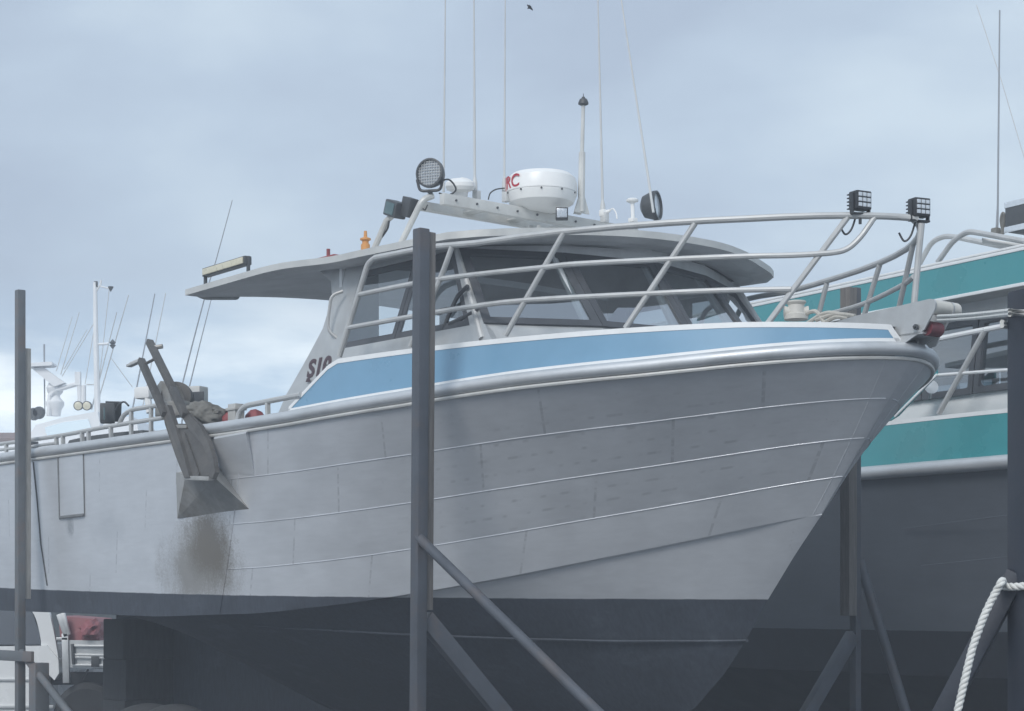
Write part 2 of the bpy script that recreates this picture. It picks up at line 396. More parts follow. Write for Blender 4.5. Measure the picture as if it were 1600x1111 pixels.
def hc(t):
    t = max(0, t-T0+.001); return 1.6*(1-(1-min(t, 5)/5)**1.9)**.9
def zg(t): return interp(t, [(0, 1.425), (.2, 1.41), (.5, 1.385), (.77, 1.362), (1.07, 1.342), (1.84, 1.312), (2.35, 1.285), (2.65, 1.268), (3.8, 1.228), (4.5, 1.22), (10, 1.22)])
def zc(t): return interp(t, [(T0, .52), (.925, .463), (1.257, .387), (1.614, .313), (1.996, .239), (2.408, .162), (2.901, .083), (3.143, .05), (3.5, .004), (3.892, -.035), (4.518, -.076), (5.71, -.105), (7.738, -.08), (10, -.05)])
def zk(t): return interp(t, [(T0, .52), (.89, .27), (1.10, .01), (1.28, -.24), (1.45, -.44), (1.72, -.68), (2.1, -.82), (2.8, -.90), (5.7, -.90), (6.15, -.55), (6.5, -.20), (6.9, -.13), (10, -.09)])
HL = 10.2
KN = [(0, 0), (.25, .10), (.5, .315), (.75, .615), (1, 1)]           # the planks meet at soft knuckles, more upright low down
def wf(f, t):
    a = max(0, 1-t/7.5)**.7; return lerp(f, interp(f, KN), a)
def topside(q, f, out=0.0):
    tC = T0+(HL-T0)*q; tG = HL*q
    t = lerp(tC, tG, f); n = lerp(hc(tC), hg(tG), wf(f, t)); z = lerp(zc(tC), zg(tG)-.05, f)
    return Vector((-t, -(n+out), z))
def hside(t, z):
    f = max(0, min(1, (z-zc(t))/(zg(t)-.05-zc(t))))
    return lerp(hc(t), hg(t), wf(f, t))
def at_hull(px, py, out=0.0):
    n = -1.6
    for _ in range(60):
        p = at_n(px, py, n); n = n*.5-(hside(-p.x, p.z)+out)*.5
    return p
def B(): return MB(OFF)

# ---- hull
def build_hull():
    J, NF = 90, 14; b = B(); uvs = []
    rows = []
    uvl = []
    for pk in range(4):
        rows = []
        for i in range(5):
            f = (pk+i/4)/4; rows.append([topside((j/J)**2, f) for j in range(J+1)]); uvl += [((j/J)**2, f) for j in range(J+1)]
        b.grid(rows)
    rows = []
    for i in range(9):
        f = i/8; r = []
        for j in range(J+1):
            t = T0+(HL-T0)*(j/J)**2
            n = max(0, hc(t)-.034*min(1, (t-T0)/.4)*max(0, min(1, (4.2-t))))*(1-f)**(.92); z = lerp(zc(t)-.006, zk(t), f)
            r.append(Vector((-t, -n, z)))
        rows.append(r)
    b.grid(rows); b.grid([[topside((j/J)**2, 0) for j in range(J+1)], rows[0]])
    nt = [topside(1, 1), topside(1, 0), Vector((-HL, 0, zk(HL))), Vector((-HL, 0, zg(HL)))]
    b.add(nt, [(0, 1, 2, 3)])
    # chine rail, plank laps, plate seams, spray rail on the bottom
    Q = [(.02+.98*k/80)**2 for k in range(81)]
    for f in (.25, .5, .75):
        b.tube([topside(q, f, .001) for q in Q if q < .455], .0032, 6)
    b.tube([topside(lerp(.446, .43, k/10), k/10, .001) for k in range(11)], .004, 6)
    b.tube([topside(.0042, k/10, .0) for k in range(11)], .0022, 6)
    def bot(px, py):
        n = -.5
        for _ in range(80):
            p = at_n(px, py, n); t = max(T0+.01, -p.x); f = max(0, min(1, (zc(t)-p.z)/max(.02, zc(t)-zk(t))))
            n = n*.6-(hc(t)*(1-f)**.92)*.4
        return p
    sp = [bot(x, y) for x, y in ((1166, 1001), (1120, 1002), (1040, 1002), (960, 1002), (880, 1000), (800, 998), (700, 994), (600, 990), (500, 984), (400, 978))]
    b.tube(smooth_path([p+Vector((0, -.004, 0)) for p in sp], 4), .012, 6, flat=.8)
    b.mirror()
    # vertical slot aft and through-hull fittings on the near side
    o = b.build('hull', None, boat, smooth=28)
    me = o.data
    return o, me, uvl
def stern_mark():
    p = at_hull(318, 862); return p.x, p.z+OFF[2]
st = stern_mark()
def mk(px, py): p = at_hull(px, py); return p.x, p.z+OFF[2]
st2 = mk(110, 824); st3 = mk(172, 828)
M['hull'] = hull_material('bare_hull_plate', (.70, .715, .74), .5, .42, (1.612+0-KEEL, .0015), (.046, .055, .072),
    stains=[(st[0]+.10, st[1]+.06, .36, .36, (.17, .15, .125), .85), (st[0]-.06, st[1]-.12, .62, .40, (.25, .225, .19), .7), (st2[0], st2[1], .09, .13, (.30, .32, .34), .75), (st3[0], st3[1], .34, .16, (.42, .45, .48), .22)])
hull, me, uvl = build_hull()
me.materials.clear(); me.materials.append(M['hull'])
ul = me.uv_layers.new(name='UVMap')
NV = len(uvl)
def set_uv():
    for l in me.loops:
        k = l.vertex_index
        h = len(me.vertices)//2
        kk = k if k < h else k-h
        ul.data[l.index].uv = uvl[kk] if kk < NV else (0.9, 0.0)
set_uv()
for px, py in ((452, 829), (529, 819)):
    p = at_hull(px, py, .0); fit = B(); fit.lathe([(.022, 0), (.022, .012), (.012, .014), (.012, .002)], p+Vector((0, .004, 0)), axis_to((0, -1, -.1)), 12); fit.build('skin_fitting', M['tube'], hull)
gw = B(); path = [(-t, -hg(t)+.0, zg(t)) for t in [.0]+[HL*(k/70)**2 for k in range(2, 71)]]
path = [Vector(p) for p in path]
full = [Vector((p.x, -p.y, p.z)) for p in reversed(path[1:])]+path
gw.tube(full, .039, 14)
low = [Vector((p.x-.008, p.y*(1+.008/max(.05, abs(p.y))) if abs(p.y) > .05 else p.y, p.z-.053)) for p in full]
gw.build('gunwale_pipe', M['pipe'], hull); gw = B(); gw.tube(low, .013, 8); gw.build('rub_strip', M['roof'], hull)
# fairing where the thicker forward plating starts
fa = B()
q0 = [at_hull(334, 686, .045), at_hull(384, 677, .05), at_hull(398, 742, .018), at_hull(346, 733, .018)]
q1 = [at_hull(336, 679, -.01), at_hull(389, 670, -.01), at_hull(412, 775, -.02), at_hull(352, 765, -.02)]
fa.add(q0+q1, [(0, 1, 2, 3), (0, 4, 5, 1), (1, 5, 6, 2), (2, 6, 7, 3), (3, 7, 4, 0)])
fa.build('plating_step', M['hull'], hull, smooth=0)
# dive door with its slot, and a dark strip standing in for shade in the indented seam near the stern
dr = B(); c = [at_hull(x, y, .006) for x, y in ((92, 712), (129, 709), (131, 806), (94, 810))]
dr.prism(c, (0, .02, 0)); door = dr.build('side_door', M['hull'], hull, smooth=0)
sl = B()
sl.bar(at_hull(90.5, 712, .004), at_hull(93.5, 812, .004), .014, .012); sl.bar(at_hull(130, 709, .004), at_hull(132, 806, .004), .008, .008)
sl.bar(at_hull(94, 808.5, .008), at_hull(131, 804.5, .008), .03, .022)
sl.build('door_seal', M['seal'], door)
b = B(); b.tube([at_hull(x, y, .001) for x, y in ((52, 722), (58, 780), (64, 850), (74, 915))], .008, 6); b.build('joint_shade', M['darkgrey'], hull)
# landing wedge below the pot tipper
w = B()
w0 = [at_hull(275, 738, .0), at_hull(277, 810, .012), at_hull(391, 797, .012), at_hull(341, 728, .0)]
w1 = [at_hull(290, 742, .17), at_hull(335, 746, .17)]
w.add(w0+w1, [(0, 1, 4), (1, 2, 5, 4), (2, 3, 5), (0, 4, 5, 3), (0, 1, 2, 3)])
w.build('landing_wedge', M['rust_l'], hull, smooth=0)

# ---- blue bulwark with white edges
def band_n(t, z): return max(.01, hg(t)-.025-.045*max(0, (z-zg(t)))/.3)
def bandpt(t, z, out=0.0): return Vector((-t, -(band_n(t, z)+out), z))
def build_band():
    ts = [.02, .028, .036, .044, .051]+[.055+3.81*(k/60)**1.6 for k in range(61)]
    def top(t):
        if t < .051: return lerp(1.465, 1.552, (t-.02)/.031)
        if t > 3.42: return lerp(1.57, zg(3.9)+.06, (t-3.42)/.46)
        return 1.572-.018*max(0, 1-t/.6)
    bl = B(); tr = B(); inner = B()
    lo = lambda t: zg(t)+.036
    bl.grid([[bandpt(t, lerp(lo(t), top(t), k/4)) for t in ts] for k in range(5)])
    bl.grid([[bandpt(t, lerp(lo(t), top(t), k), -.02) for t in ts] for k in (0, 1)]); bl.mirror()
    w_ = .027
    up = []; 
    for t in ts:
        up.append([bandpt(t, top(t)-w_, .003), bandpt(t, top(t)+.004, .003), bandpt(t, top(t)+.004, -.022)])
    tr.grid(up)
    tr.grid([[bandpt(t, lo(t)-.01, .003), bandpt(t, lo(t)+w_*.9, .003)] for t in ts])
    tr.mirror()
    o = bl.build('bulwark', M['blue'], boat); tr.build('edge_stripe', M['white'], o)
build_band()
# ---- decks
d = B(); ts = [.06+3.5*(k/40)**1.5 for k in range(41)]
d.grid([[Vector((-t, -max(.01, hg(t)-.09), 1.553)), Vector((-t, max(.01, hg(t)-.09), 1.553))] for t in ts])
d.grid([[Vector((-t, -1.38, 1.0)), Vector((-t, 1.38, 1.0))] for t in (3.85, 10.1)])
d.grid([[Vector((-t, sg*1.69, 1.205)), Vector((-t, sg*1.5, 1.205)), Vector((-t, sg*1.38, 1.0))] for t in (3.85, 10.1) for sg in (-1,)])
d.grid([[Vector((-t, sg*1.69, 1.205)), Vector((-t, sg*1.5, 1.205)), Vector((-t, sg*1.38, 1.0))] for t in (3.85, 10.1) for sg in (1,)])
d.build('deck', M['deck'], boat, smooth=0)

# ---- wheelhouse
def wn(z): return 1.35-(z-1.69)*.2
def W(s, z, out=0.0, sg=-1): return Vector((s, sg*(wn(z)+out), z))
wh = B()
polys = [[(-4.44, 1.16), (-4.31, 1.43), (-4.16, 1.62), (-4.10, 1.70), (-3.74, 1.70), (-2.33, 1.70), (-2.19, 1.70), (-2.05, 1.54), (-3.5, 1.54), (-3.7, 1.16)],
         [(-4.10, 1.70), (-3.98, 1.87), (-3.93, 2.08), (-3.98, 2.2), (-4.15, 2.30), (-3.62, 2.30), (-3.62, 2.22), (-3.74, 1.70)],
         [(-3.62, 2.22), (-3.62, 2.30), (-2.62, 2.28), (-2.62, 2.22)],
         [(-2.33, 1.70), (-2.62, 2.22), (-2.57, 2.22), (-2.19, 1.70)]]
for sg in (-1, 1):
    for p in polys: wh.prism([W(s, z, 0, sg) for s, z in p], (0, -sg*.045, 0))
base = [(-2.19, -1.35), (-1.83, -.7), (-1.74, 0), (-1.83, .7), (-2.19, 1.35)]
tops = [(-2.56, -1.25), (-2.26, -.65), (-2.11, 0), (-2.26, .65), (-2.56, 1.25)]
for (a, c), (a2, c2) in zip(zip(base, base[1:]), zip(tops, tops[1:])):     # coaming under and header over the windscreen
    wh.prism([(a[0]+.09, a[1], 1.555), (c[0]+.09, c[1], 1.555), (c[0], c[1], 1.69), (a[0], a[1], 1.69)], (-.04, 0, 0))
# aft bulkhead with an open doorway
bks = []
for y0, y1 in ((-1.26, -.95), (-.25, 1.26)):
    bk = B(); bks.append(bk)
    bk.prism([(-3.86, y0, 1.0), (-3.86, y1, 1.0), (-3.86, y1, 2.3), (-3.86, y0, 2.3)], (.03, 0, 0))
wheelhouse = wh.build('wheelhouse', M['alu'], boat, smooth=0); [k.build('aft_bulkhead', M['white'], wheelhouse, smooth=0) for k in bks]
b = B()
for (a, c), (a2, c2) in zip(zip(base, base[1:]), zip(tops, tops[1:])): b.prism([(a2[0], a2[1], 2.21), (c2[0], c2[1], 2.21), (c2[0], c2[1], 2.33), (a2[0], a2[1], 2.29)], (-.04, 0, 0))
b.build('header', M['soffit'], wheelhouse, smooth=0)
for sg in (-1, 1): b = B(); k_ = .012 if sg < 0 else .05; b.tube([W(-2.20+k_, 1.60, -.005 if sg < 0 else .02, sg), W(-2.60+k_, 2.235, -.005 if sg < 0 else .02, sg)], .022 if sg < 0 else .034, 10); b.build('corner_pillar', M['tube'], wheelhouse)
# side windows
for sg in (-1, 1):
    for poly in ([(-3.735, 1.702), (-3.615, 2.218), (-3.00, 2.218), (-3.12, 1.702)], [(-3.115, 1.702), (-2.995, 2.218), (-2.622, 2.218), (-2.335, 1.702)]):
        P = [W(s, z, -.006, sg) for s, z in poly]
        if sg > 0: P = P[::-1]
        fr = B(); I = fr.ring(P, .040, .014); nm = normal_of(P)
        f = fr.build('side_window', M['frame'], wheelhouse, smooth=0)
        g = B(); g.add([p+nm*.003 for p in I], [(0, 1, 2, 3)]); g.build('pane', M['glass'], f, smooth=0)
# windscreen
for i in range(4):
    a, c = base[i], base[i+1]; a2, c2 = tops[i], tops[i+1]
    P = [Vector((a[0], a[1], 1.69)), Vector((c[0], c[1], 1.69)), Vector((c2[0], c2[1], 2.21)), Vector((a2[0], a2[1], 2.21))]
    nm = normal_of(P)
    if nm.x < 0: P = P[::-1]; nm = -nm
    e1 = (P[1]-P[0]).normalized()
    fr = B(); I = fr.ring(P, .05, .014, .002)
    f = fr.build('windscreen', M['frame'], wheelhouse, smooth=0)
    g = B(); g.add([p+nm*.004 for p in I], [(0, 1, 2, 3)]); g.build('pane', M['wglass'], f, smooth=0)
for i in (1, 2, 3):
    pl = B(); a, a2 = base[i], tops[i]; pl.bar((a[0]-.05, a[1]-.03, 1.66), (a2[0]-.05, a2[1]-.03, 2.24), .09, .03, (1, 0, .6)); pl.build('windscreen_pillar', M['interior'], wheelhouse)
# cabin interior: sole, dash, helm console, seats, lining under the roof
it = B(); it.box((-3.0, 0, 1.0), (1.75, 2.45, .04)); it.build('cabin_sole', M['dash'], wheelhouse)
it = B(); it.prism([(-2.0, -1.15, 1.56), (-1.90, 0, 1.56), (-2.0, 1.15, 1.56), (-2.45, 1.15, 1.52), (-2.45, -1.15, 1.52)], (0, 0, .03)); it.build('dash', M['dash'], wheelhouse)
it = B(); it.box((-2.55, -.65, 1.36), (.35, .6, .6), None, .03); it.box((-2.46, -.65, 1.72), (.10, .42, .14), (0, -.3, 0), .02); it.build('helm_console', M['darkgrey'], wheelhouse)
it = B(); it.tube([Vector((-2.72+.06*math.cos(k*math.pi/9), -.65+.17*math.sin(k*math.pi/9), 1.70+.16*math.cos(k*math.pi/9))) for k in range(18)], .012, 7, closed=True); it.tube([(-2.72, -.82, 1.70), (-2.72, -.48, 1.70)], .009, 6); it.build('steering_wheel', M['black'], wheelhouse)
for y in (-.6, .62):
    it = B(); it.box((-3.35, y, 1.42), (.42, .46, .09), None, .03); it.box((-3.55, y, 1.66), (.09, .44, .42), (0, -.12, 0), .03); it.tube([(-3.35, y, 1.02), (-3.35, y, 1.4)], .04, 10)
    it.build('helm_seat', M['interior'], wheelhouse)
# grab handle, wiper, name lettering
b = B(); gp = [at_n(x, y, -1.31) for x, y in ((536, 455), (529, 463), (524, 500), (524, 518), (531, 532))]
gp = [gp[0]]+[p+Vector((0, -.06, 0)) for p in gp[1:-1]]+[gp[-1]]
b.tube(rounded(gp, .04), .011, 8); b.build('grab_handle', M['tube'], wheelhouse)
b = B(); wp = [at_n(x, y, -1.33) for x, y in ((690, 521), (704, 486), (716, 462), (731, 447))]
b.tube(smooth_path(wp), .014, 6); b.tube(smooth_path([at_n(x, y, -1.33) for x, y in ((702, 506), (722, 497), (748, 483))]), .013, 6)
b.box(at_n(694, 497, -1.30), (.07, .03, .13), None, .01); b.build('window_arm', M['frame'], wheelhouse)
def side_letters(body, size, px, py, name, n=-1.372):
    vs, fs = text_mesh(body, size, .0015, .006); o = at_n(px, py, n); b = B()
    for v in vs:
        x = v.x*1.1+v.y*.04; z = o.z+v.y+.03*v.x
        p = Vector((o.x+x, -(wn(z)+.003+v.z), z)); b.v.append(p)
    b.f = list(fs); return b.build(name, M['number'], wheelhouse, smooth=0)
side_letters('S10', .17, 481, 590, 'registration_number')
b = B(); q = [at_n(x, y, -1.40) for x, y in ((478, 597), (480, 591), (484, 590), (485, 597))]; b.prism(q, (0, -.003, 0)); b.build('registration_mark', M['number'], wheelhouse, smooth=0)

# ---- roof
def sf(n): return interp(abs(n), [(0, -1.80), (.3, -1.815), (.5, -1.86), (.8, -1.97), (1.0, -2.07), (1.2, -2.16), (1.35, -2.26), (1.45, -2.42)])
def rz(s, n):
    k = max(0, min(1, (-s-3.5)/.95)); k = k*k*(3-2*k)
    return 2.372-.036*n*n+.018*n+.03*max(0, min(1, (-s-2.2)/1.2))+.05*k-.02*max(0, min(1, (-s-4.6)))-.03*max(0, min(1, (s+2.6)/.8))**2
NS = [-1.45+2.9*k/24 for k in range(25)]
def roof_row(u, dz, inset=0.0): return [Vector((lerp(-5.6+inset, sf(n)-inset*1.2, u), n*(1-inset/1.45), rz(lerp(-5.6, sf(n), u), n)+dz)) for n in NS]
us = [k/22 for k in range(23)]
r = B(); tp = [roof_row(u, 0) for u in us]; bt = [roof_row(u, -.044) for u in us]; b2 = [roof_row(u, -.06, .09) for u in us]
r.grid(tp)
def rim(rows): return rows[0]+[x[-1] for x in rows[1:]]+rows[-1][::-1][1:]+[x[0] for x in rows[::-1]][1:-1]
a, c_, e_ = rim(tp), rim(bt), rim(b2)
r.grid([a, c_], False, True); roof = r.build('roof', M['roof'], boat, smooth=40)
r = B(); r.grid(b2); r.grid([c_, e_], False, True); r.build('soffit', M['soffit'], roof, smooth=40)
r = B(); r.grid([[Vector((lerp(-3.8, sf(n)-.34, u), n, rz(lerp(-3.8, sf(n)-.34, u), n)-.075)) for n in [-1.2+2.4*k/12 for k in range(13)]] for u in (0, .33, .66, 1)]); r.build('headliner', M['dash'], roof)
def on_roof(px, n, dz=0.0):
    s_ = at_n(px, HOR, n).x; return Vector((s_, n, rz(s_, n)+dz))
b = B(); hp = [at_s(x, y, -5.55) for x, y in ((303, 455), (309, 461), (320, 465.5), (372, 465.5), (372, 455))]
b.tube(rounded(hp, .04), .016, 8); b.build('aft_grab_rail', M['tube'], roof)
# light bar aft
P0, P1 = on_roof(321, -1.34, .105), on_roof(388, -1.34, .105)
lb = B(); lb.bar(P0, P1, .06, .065, bev=.008); 
for p in (P0, P1): lb.bar(p+Vector((0, 0, .03)), p+Vector((0, 0, -.105)), .025, .02)
o = lb.build('light_bar', M['darkgrey'], roof); ln = B(); ln.bar(P0+Vector((.02, -.035, 0)), P1+Vector((-.02, -.035, 0)), .012, .046); ln.build('lens', M['lens_y'], o)
# small fittings on the roof edge
p = on_roof(571, -1.33); b = B(); b.lathe([(.03, -.005), (.03, .05), (.022, .055), (.022, .075), (.036, .08), (.036, .09), (.012, .1), (.010, .14), (0, .142)], p, None, 14); b.build('distress_beacon', M['orange'], roof)
p = on_roof(513, -1.3, .004); b = B(); b.box(p, (.28, .10, .012), None, .004); b.tube([p, p+Vector((0, 0, .065))], .013, 8); b.build('red_fitting', M['red'], roof)

# ---- radar arch
AS = -3.25
def A(px, py, n): return at_n(px, py, n)
ar = B(); AL, AR_ = A(672, 309, -.85), A(1008, 349, .92)
ZA = AL.z
ar.tube(rounded([on_roof(616, -.95), A(660, 312, -.88), A(676, 306, -.80)], .12), .022, 10)
ar.tube([on_roof(577, -.98), A(604, 345, -.95), A(634, 318, -.90)], .022, 10)
ar.bar((AS-.0, -.85, ZA-.03), (AS, .95, ZA-.03), .05, .075); ar.bar((AS-.30, -.9, ZA-.02), (AS-.30, .9, ZA-.02), .05, .06)
ar.tube(rounded([(AS, .80, ZA-.03), (AS+.02, 1.0, ZA-.05), (AS+.08, 1.12, 2.32)], .1), .022, 10)
ar.tube(rounded([(AS-.3, .80, ZA-.03), (AS-.32, 1.0, ZA-.05), (AS-.38, 1.12, 2.32)], .1), .022, 10)
for y in (-.4, 0, .4): ar.bar((AS-.3, y, ZA-.02), (AS, y, ZA-.02), .10, .012)
for px in (828, 843):
    p = A(px, 352, .0); ar.bar(p, p+Vector((0, 0, -.16)), .03, .03)
arch = ar.build('radar_arch', M['roof'], boat)
for k in range(9): bo = B(); bo.lathe([(.008, 0), (.008, .008), (0, .009)], (AS+.026, -.75+k*.18, ZA-.03), axis_to((1, 0, 0)), 8); bo.build('bolt', M['darkgrey'], arch)
# radar dome with the two letters that show
rc = Vector((AS-.12, 0.0, 0)); rc = A(846, 326, 0.0); rr = .25
rd = B(); prof = [(.10, -.02), (.17, 0), (.225, .035), (rr-.004, .085), (rr-.001, .098), (rr-.008, .102), (rr, .106), (rr, .16), (rr-.012, .205), (rr-.045, .235), (rr-.12, .25), (0, .256)]
rd.lathe(prof, rc, None, 40); radome = rd.build('radar_dome', M['plastic'], boat, smooth=25)
def wrap_letters(body, size, ang0, zb, rad):
    vs, fs = text_mesh(body, size); b = B()
    for v in vs:
        a = ang0+v.x/rad; b.v.append(Vector((rc.x+(rad+.002+v.z)*math.cos(a), rc.y+(rad+.002+v.z)*math.sin(a), rc.z+zb+v.y)))
    b.f = list(fs); return b
camx = (0-BX)*C_+(0-BY)*(-S_); camy = (0-BX)*S_+(0-BY)*C_    # camera in the boat's frame
ang = math.atan2(camy-rc.y, camx-rc.x)
wrap_letters('JRC', .125, ang-1.43, .118, rr-.002).build('lettering', M['letter'], radome, smooth=0)
for k in range(5):
    b = B(); a = ang-1.2+k*.6; b.lathe([(.007, 0), (.007, .006), (0, .007)], (rc.x+(rr-.003)*math.cos(a), rc.y+(rr-.003)*math.sin(a), rc.z+.092), axis_to((math.cos(a), math.sin(a), 0)), 8); b.build('clip', M['darkgrey'], radome)
# lamp on a bracket: round spotlight
def spotlight(c, d, r, depth, name='spotlight', grid=True):
    Mx = axis_to(d); b = B()
    b.lathe([(r*.35, -depth), (r*.75, -depth*.8), (r*.98, -.02), (r, -.01), (r, .018), (r*.88, .02), (r*.86, .0)], c, Mx, 28)
    o = b.build(name, M['darkgrey'], boat)
    l = B(); l.lathe([(0, .006), (r*.5, .005), (r*.87, .001)], c, Mx, 28); l.build('lens', M['reflector'] if grid else M['lens'], o)
    if grid:
        g = B()
        for k in range(-4, 5):
            x = k*r*.19; h = math.sqrt(max(0, (r*.85)**2-x*x))
            g.tube([Vector(c)+Mx @ Vector((x, -h, .012)), Vector(c)+Mx @ Vector((x, h, .012))], .0022, 5)
            g.tube([Vector(c)+Mx @ Vector((-h, x, .012)), Vector(c)+Mx @ Vector((h, x, .012))], .0022, 5)
        g.build('lens_grille', M['lens'] if not grid else M['tube'], o)
    br = B(); u = Vector(c)
    s1 = Mx @ Vector((r*.95, 0, -.02)); s1.z = 0; s1 = s1.normalized()*r*.9 if s1.length > 1e-4 else Vector((r, 0, 0))
    br.tube(rounded([u+s1+Vector((0, 0, -r*.4)), u+s1*.8+Vector((0, 0, -r*1.2)), u-s1*.8+Vector((0, 0, -r*1.2)), u-s1+Vector((0, 0, -r*.4))], .03), .010, 7)
    br.tube([u+Vector((0, 0, -r*1.2)), u+Vector((0, 0, -r*1.36))], .018, 8)
    br.build('bracket', M['black'], o)
    return o
camd = Vector((camx, camy, 0)).normalized()
c1 = A(672, 270.5, -.83)
spotlight(c1, Vector((camd.x-.22, camd.y, .02)), .10, .10)
cb = B(); q = c1+Vector((.02, .0, -.10)); cb.tube(smooth_path([q+Vector((0, .02, .02)), q+Vector((.05, .10, .06)), q+Vector((.06, .16, 0)), q+Vector((.03, .12, -.04)), q+Vector((.0, .06, -.03))]), .006, 6); cb.build('lamp_cable', M['black'], boat)
c2 = A(1025, 321, .92)
spotlight(c2, Vector((.80, .42, .05)), .105, .11, grid=False)
# rear-facing square lamp on the arch
p = A(618, 327, -.93); b = B(); b.box(p, (.14, .10, .11), (0, .35, 0), .012); b.box(A(639, 324, -.9), (.10, .07, .13), (0, .35, 0), .006); o = b.build('work_lamp', M['darkgrey'], boat)
l = B(); l.box(p+Vector((.0, -.052, .0)), (.10, .006, .08), (0, .35, 0), .002); l.build('lens', M['lens_g'], o)
b = B(); b.tube(smooth_path([A(608, 345, -.95), A(606, 356, -.95), A(600, 366, -.95), A(594, 374, -.95)]), .007, 6); b.build('lamp_cable', M['black'], boat)
p = A(863, 338, -.0)+Vector((.10, 0, 0)); b = B(); b.box(p, (.07, .085, .08), (0, 0, ang), .006); o = b.build('work_lamp', M['black'], boat)
l = B(); l.box(p+Vector((math.cos(ang), math.sin(ang), 0))*.036, (.006, .07, .062), (0, 0, ang), .002); l.build('lens', M['reflector'], o)
# white loudhailer / searchlight dome
p = A(719, 305, -.5); b = B(); b.lathe([(.05, -.02), (.055, .02), (.095, .035), (.105, .06), (.10, .085), (.06, .112), (0, .118)], p+Vector((0, 0, .0)), Euler((.1, .12, 0)).to_matrix(), 24); b.box(p+Vector((0, .03, .118)), (.03, .05, .012), None, .003)
b.build('searchlight', M['plastic'], boat)
# nav-light mast
mb, mt = A(908, 331, .22), A(911.5, 163, .22)
mid_ = A(909.5, 238, .22)
b = B(); b.tube([mb, mid_], [.025, .023], 10); b.tube([mid_, mt], [.014, .013], 10); b.prism([mb+Vector((-.05, -.03, -.01)), mb+Vector((-.05, .03, -.01)), mb+Vector((-.02, 0, .09))], (.02, 0, 0)); b.prism([mb+Vector((-.0, -.07, -.01)), mb+Vector((0, .07, -.01)), mb+Vector((0, .012, .14)), mb+Vector((0, -.012, .14))], (.012, 0, 0))
o = b.build('light_mast', M['roof'], boat)
b = B(); b.lathe([(.014, -.01), (.036, .0), (.036, .012), (.026, .035), (.012, .042), (.012, .05), (.003, .052), (.002, .075), (0, .076)], mt, None, 16); b.build('mast_light', M['darkgrey'], o)
# GPS mushroom and small fixture
p0, p1 = A(989, 344, .62), A(988, 315, .62); b = B(); b.tube([p0, p1], .014, 10); b.lathe([(.014, -.012), (.042, 0), (.045, .012), (.03, .022), (0, .026)], p1, None, 18); b.box(p0, (.05, .05, .03), None, .006); b.build('satellite_receiver', M['plastic'], boat)
p = A(943, 333, .40); b = B(); b.box(p, (.05, .05, .05), None, .012); b.tube([p, A(953, 329, .42)], .012, 8); b.tube(smooth_path([A(953, 329, .42), A(958, 326, .42), A(963, 334, .42), A(964, 342, .42)]), .005, 6); b.build('cable_gland', M['plastic'], boat)
b = B(); b.tube(smooth_path([A(763, 312, -.25), A(766, 302, -.25), A(775, 296, -.25), A(788, 294, -.25)]), .005, 6); b.build('loose_cable', M['darkgrey'], boat)
b = B(); b.tube(smooth_path([A(660, 316, -.8), A(659, 323, -.8), A(664, 328, -.8), A(668, 320, -.8)]), .005, 6); b.build('loose_cable', M['darkgrey'], boat)
# whip antennas
for (x0, y0, x1, y1, n, rad, m_, bh) in ((693, 300, 696, -12, -.55, .0085, 'whip', 0), (742, 300, 740.5, -12, -.38, .010, 'whip', 24), (788, 302, 789.5, -12, -.22, .008, 'whip', 26), (942, 334, 934, -12, .40, .010, 'whip', 22), (1021, 332, 969, -12, .80, .010, 'whip', 0)):
    p, q = A(x0, y0, n), A(x1, y1, n); b = B(); b.tube([p, lerp(p, q, .4), q], [rad, rad*.8, rad*.5], 7)
    if bh:
        e = lerp(p, q, bh/(y0-y1)); b.tube([p+Vector((0, 0, -.06)), lerp(p, e, .6), e], [.019, .018, .009], 9); b.box(p+Vector((.02, 0, -.03)), (.05, .04, .07), None, .008)
    b.build('whip_antenna', M[m_], boat)

# ---- bow rails
def hr(t): return max(.0, hg(t)-.12)
def RP(px, py, sg=-1): return at_h(px, py, hr, sg)
def mir(P): return [Vector((p.x, -p.y, p.z)) for p in P]
near = [RP(530, 557), RP(575, 412), RP(586, 403), RP(647, 391), RP(685, 385)]+[Vector((-t, -hr(t), 2.18-.012*max(0, 1-abs(t-.6)))) for t in (2.2, 1.9, 1.6, 1.3, 1.0, .8, .6, .45, .32, .22, .14, .08, .045)]
near = rounded(near[:3], .06)[:-1]+near[2:]
loop = near+[Vector((.02, 0, 2.165))]+mir(near)[::-1]
b = B(); b.tube(loop, .0195, 10)
mid = [RP(559, 461), RP(647, 443), RP(726, 431), RP(850, 418), RP(902, 412.5), RP(1052, 405), RP(1165, 400.5), RP(1236, 399), RP(1290, 396)]
mid = mid+rounded([RP(1290, 396), RP(1322, 392), RP(1344, 372), RP(1366, 340)], .10)[1:]
lowr = [RP(541, 513), RP(647, 494), RP(732, 480), RP(827, 469), RP(1015, 459), RP(1127, 454), RP(1236, 452)]
b.tube(smooth_path(mid, 3), .0165, 9); b.tube(smooth_path(lowr, 3), .0165, 9)
farl = smooth_path([RP(1428, 432, 1), RP(1406, 448, 1), RP(1346, 476, 1), RP(1281, 494, 1)], 5)
b.tube(farl, .0165, 9)
rail = b.build('bow_rail', M['tube'], boat)
for pts in (((1324, 340), (1199, 506)), ((1086, 349), (977, 513)), ((881, 364), (790, 524)), ((706, 386), (686, 440), (641, 541))):
    b = B(); b.tube(smooth_path([RP(*p) for p in pts], 4), .0175, 9); b.build('stanchion', M['tube'], rail)
for pts in (((1427, 393), (1405, 480)), ((1375, 421), (1349, 497)), ((1292, 449), (1279, 492))):
    P = [RP(*p, 1) for p in pts]; P[0] = Vector((P[0].x, hr(-P[0].x), 2.165)); b = B(); b.tube(P, .0175, 9); b.build('stanchion', M['tube'], rail)
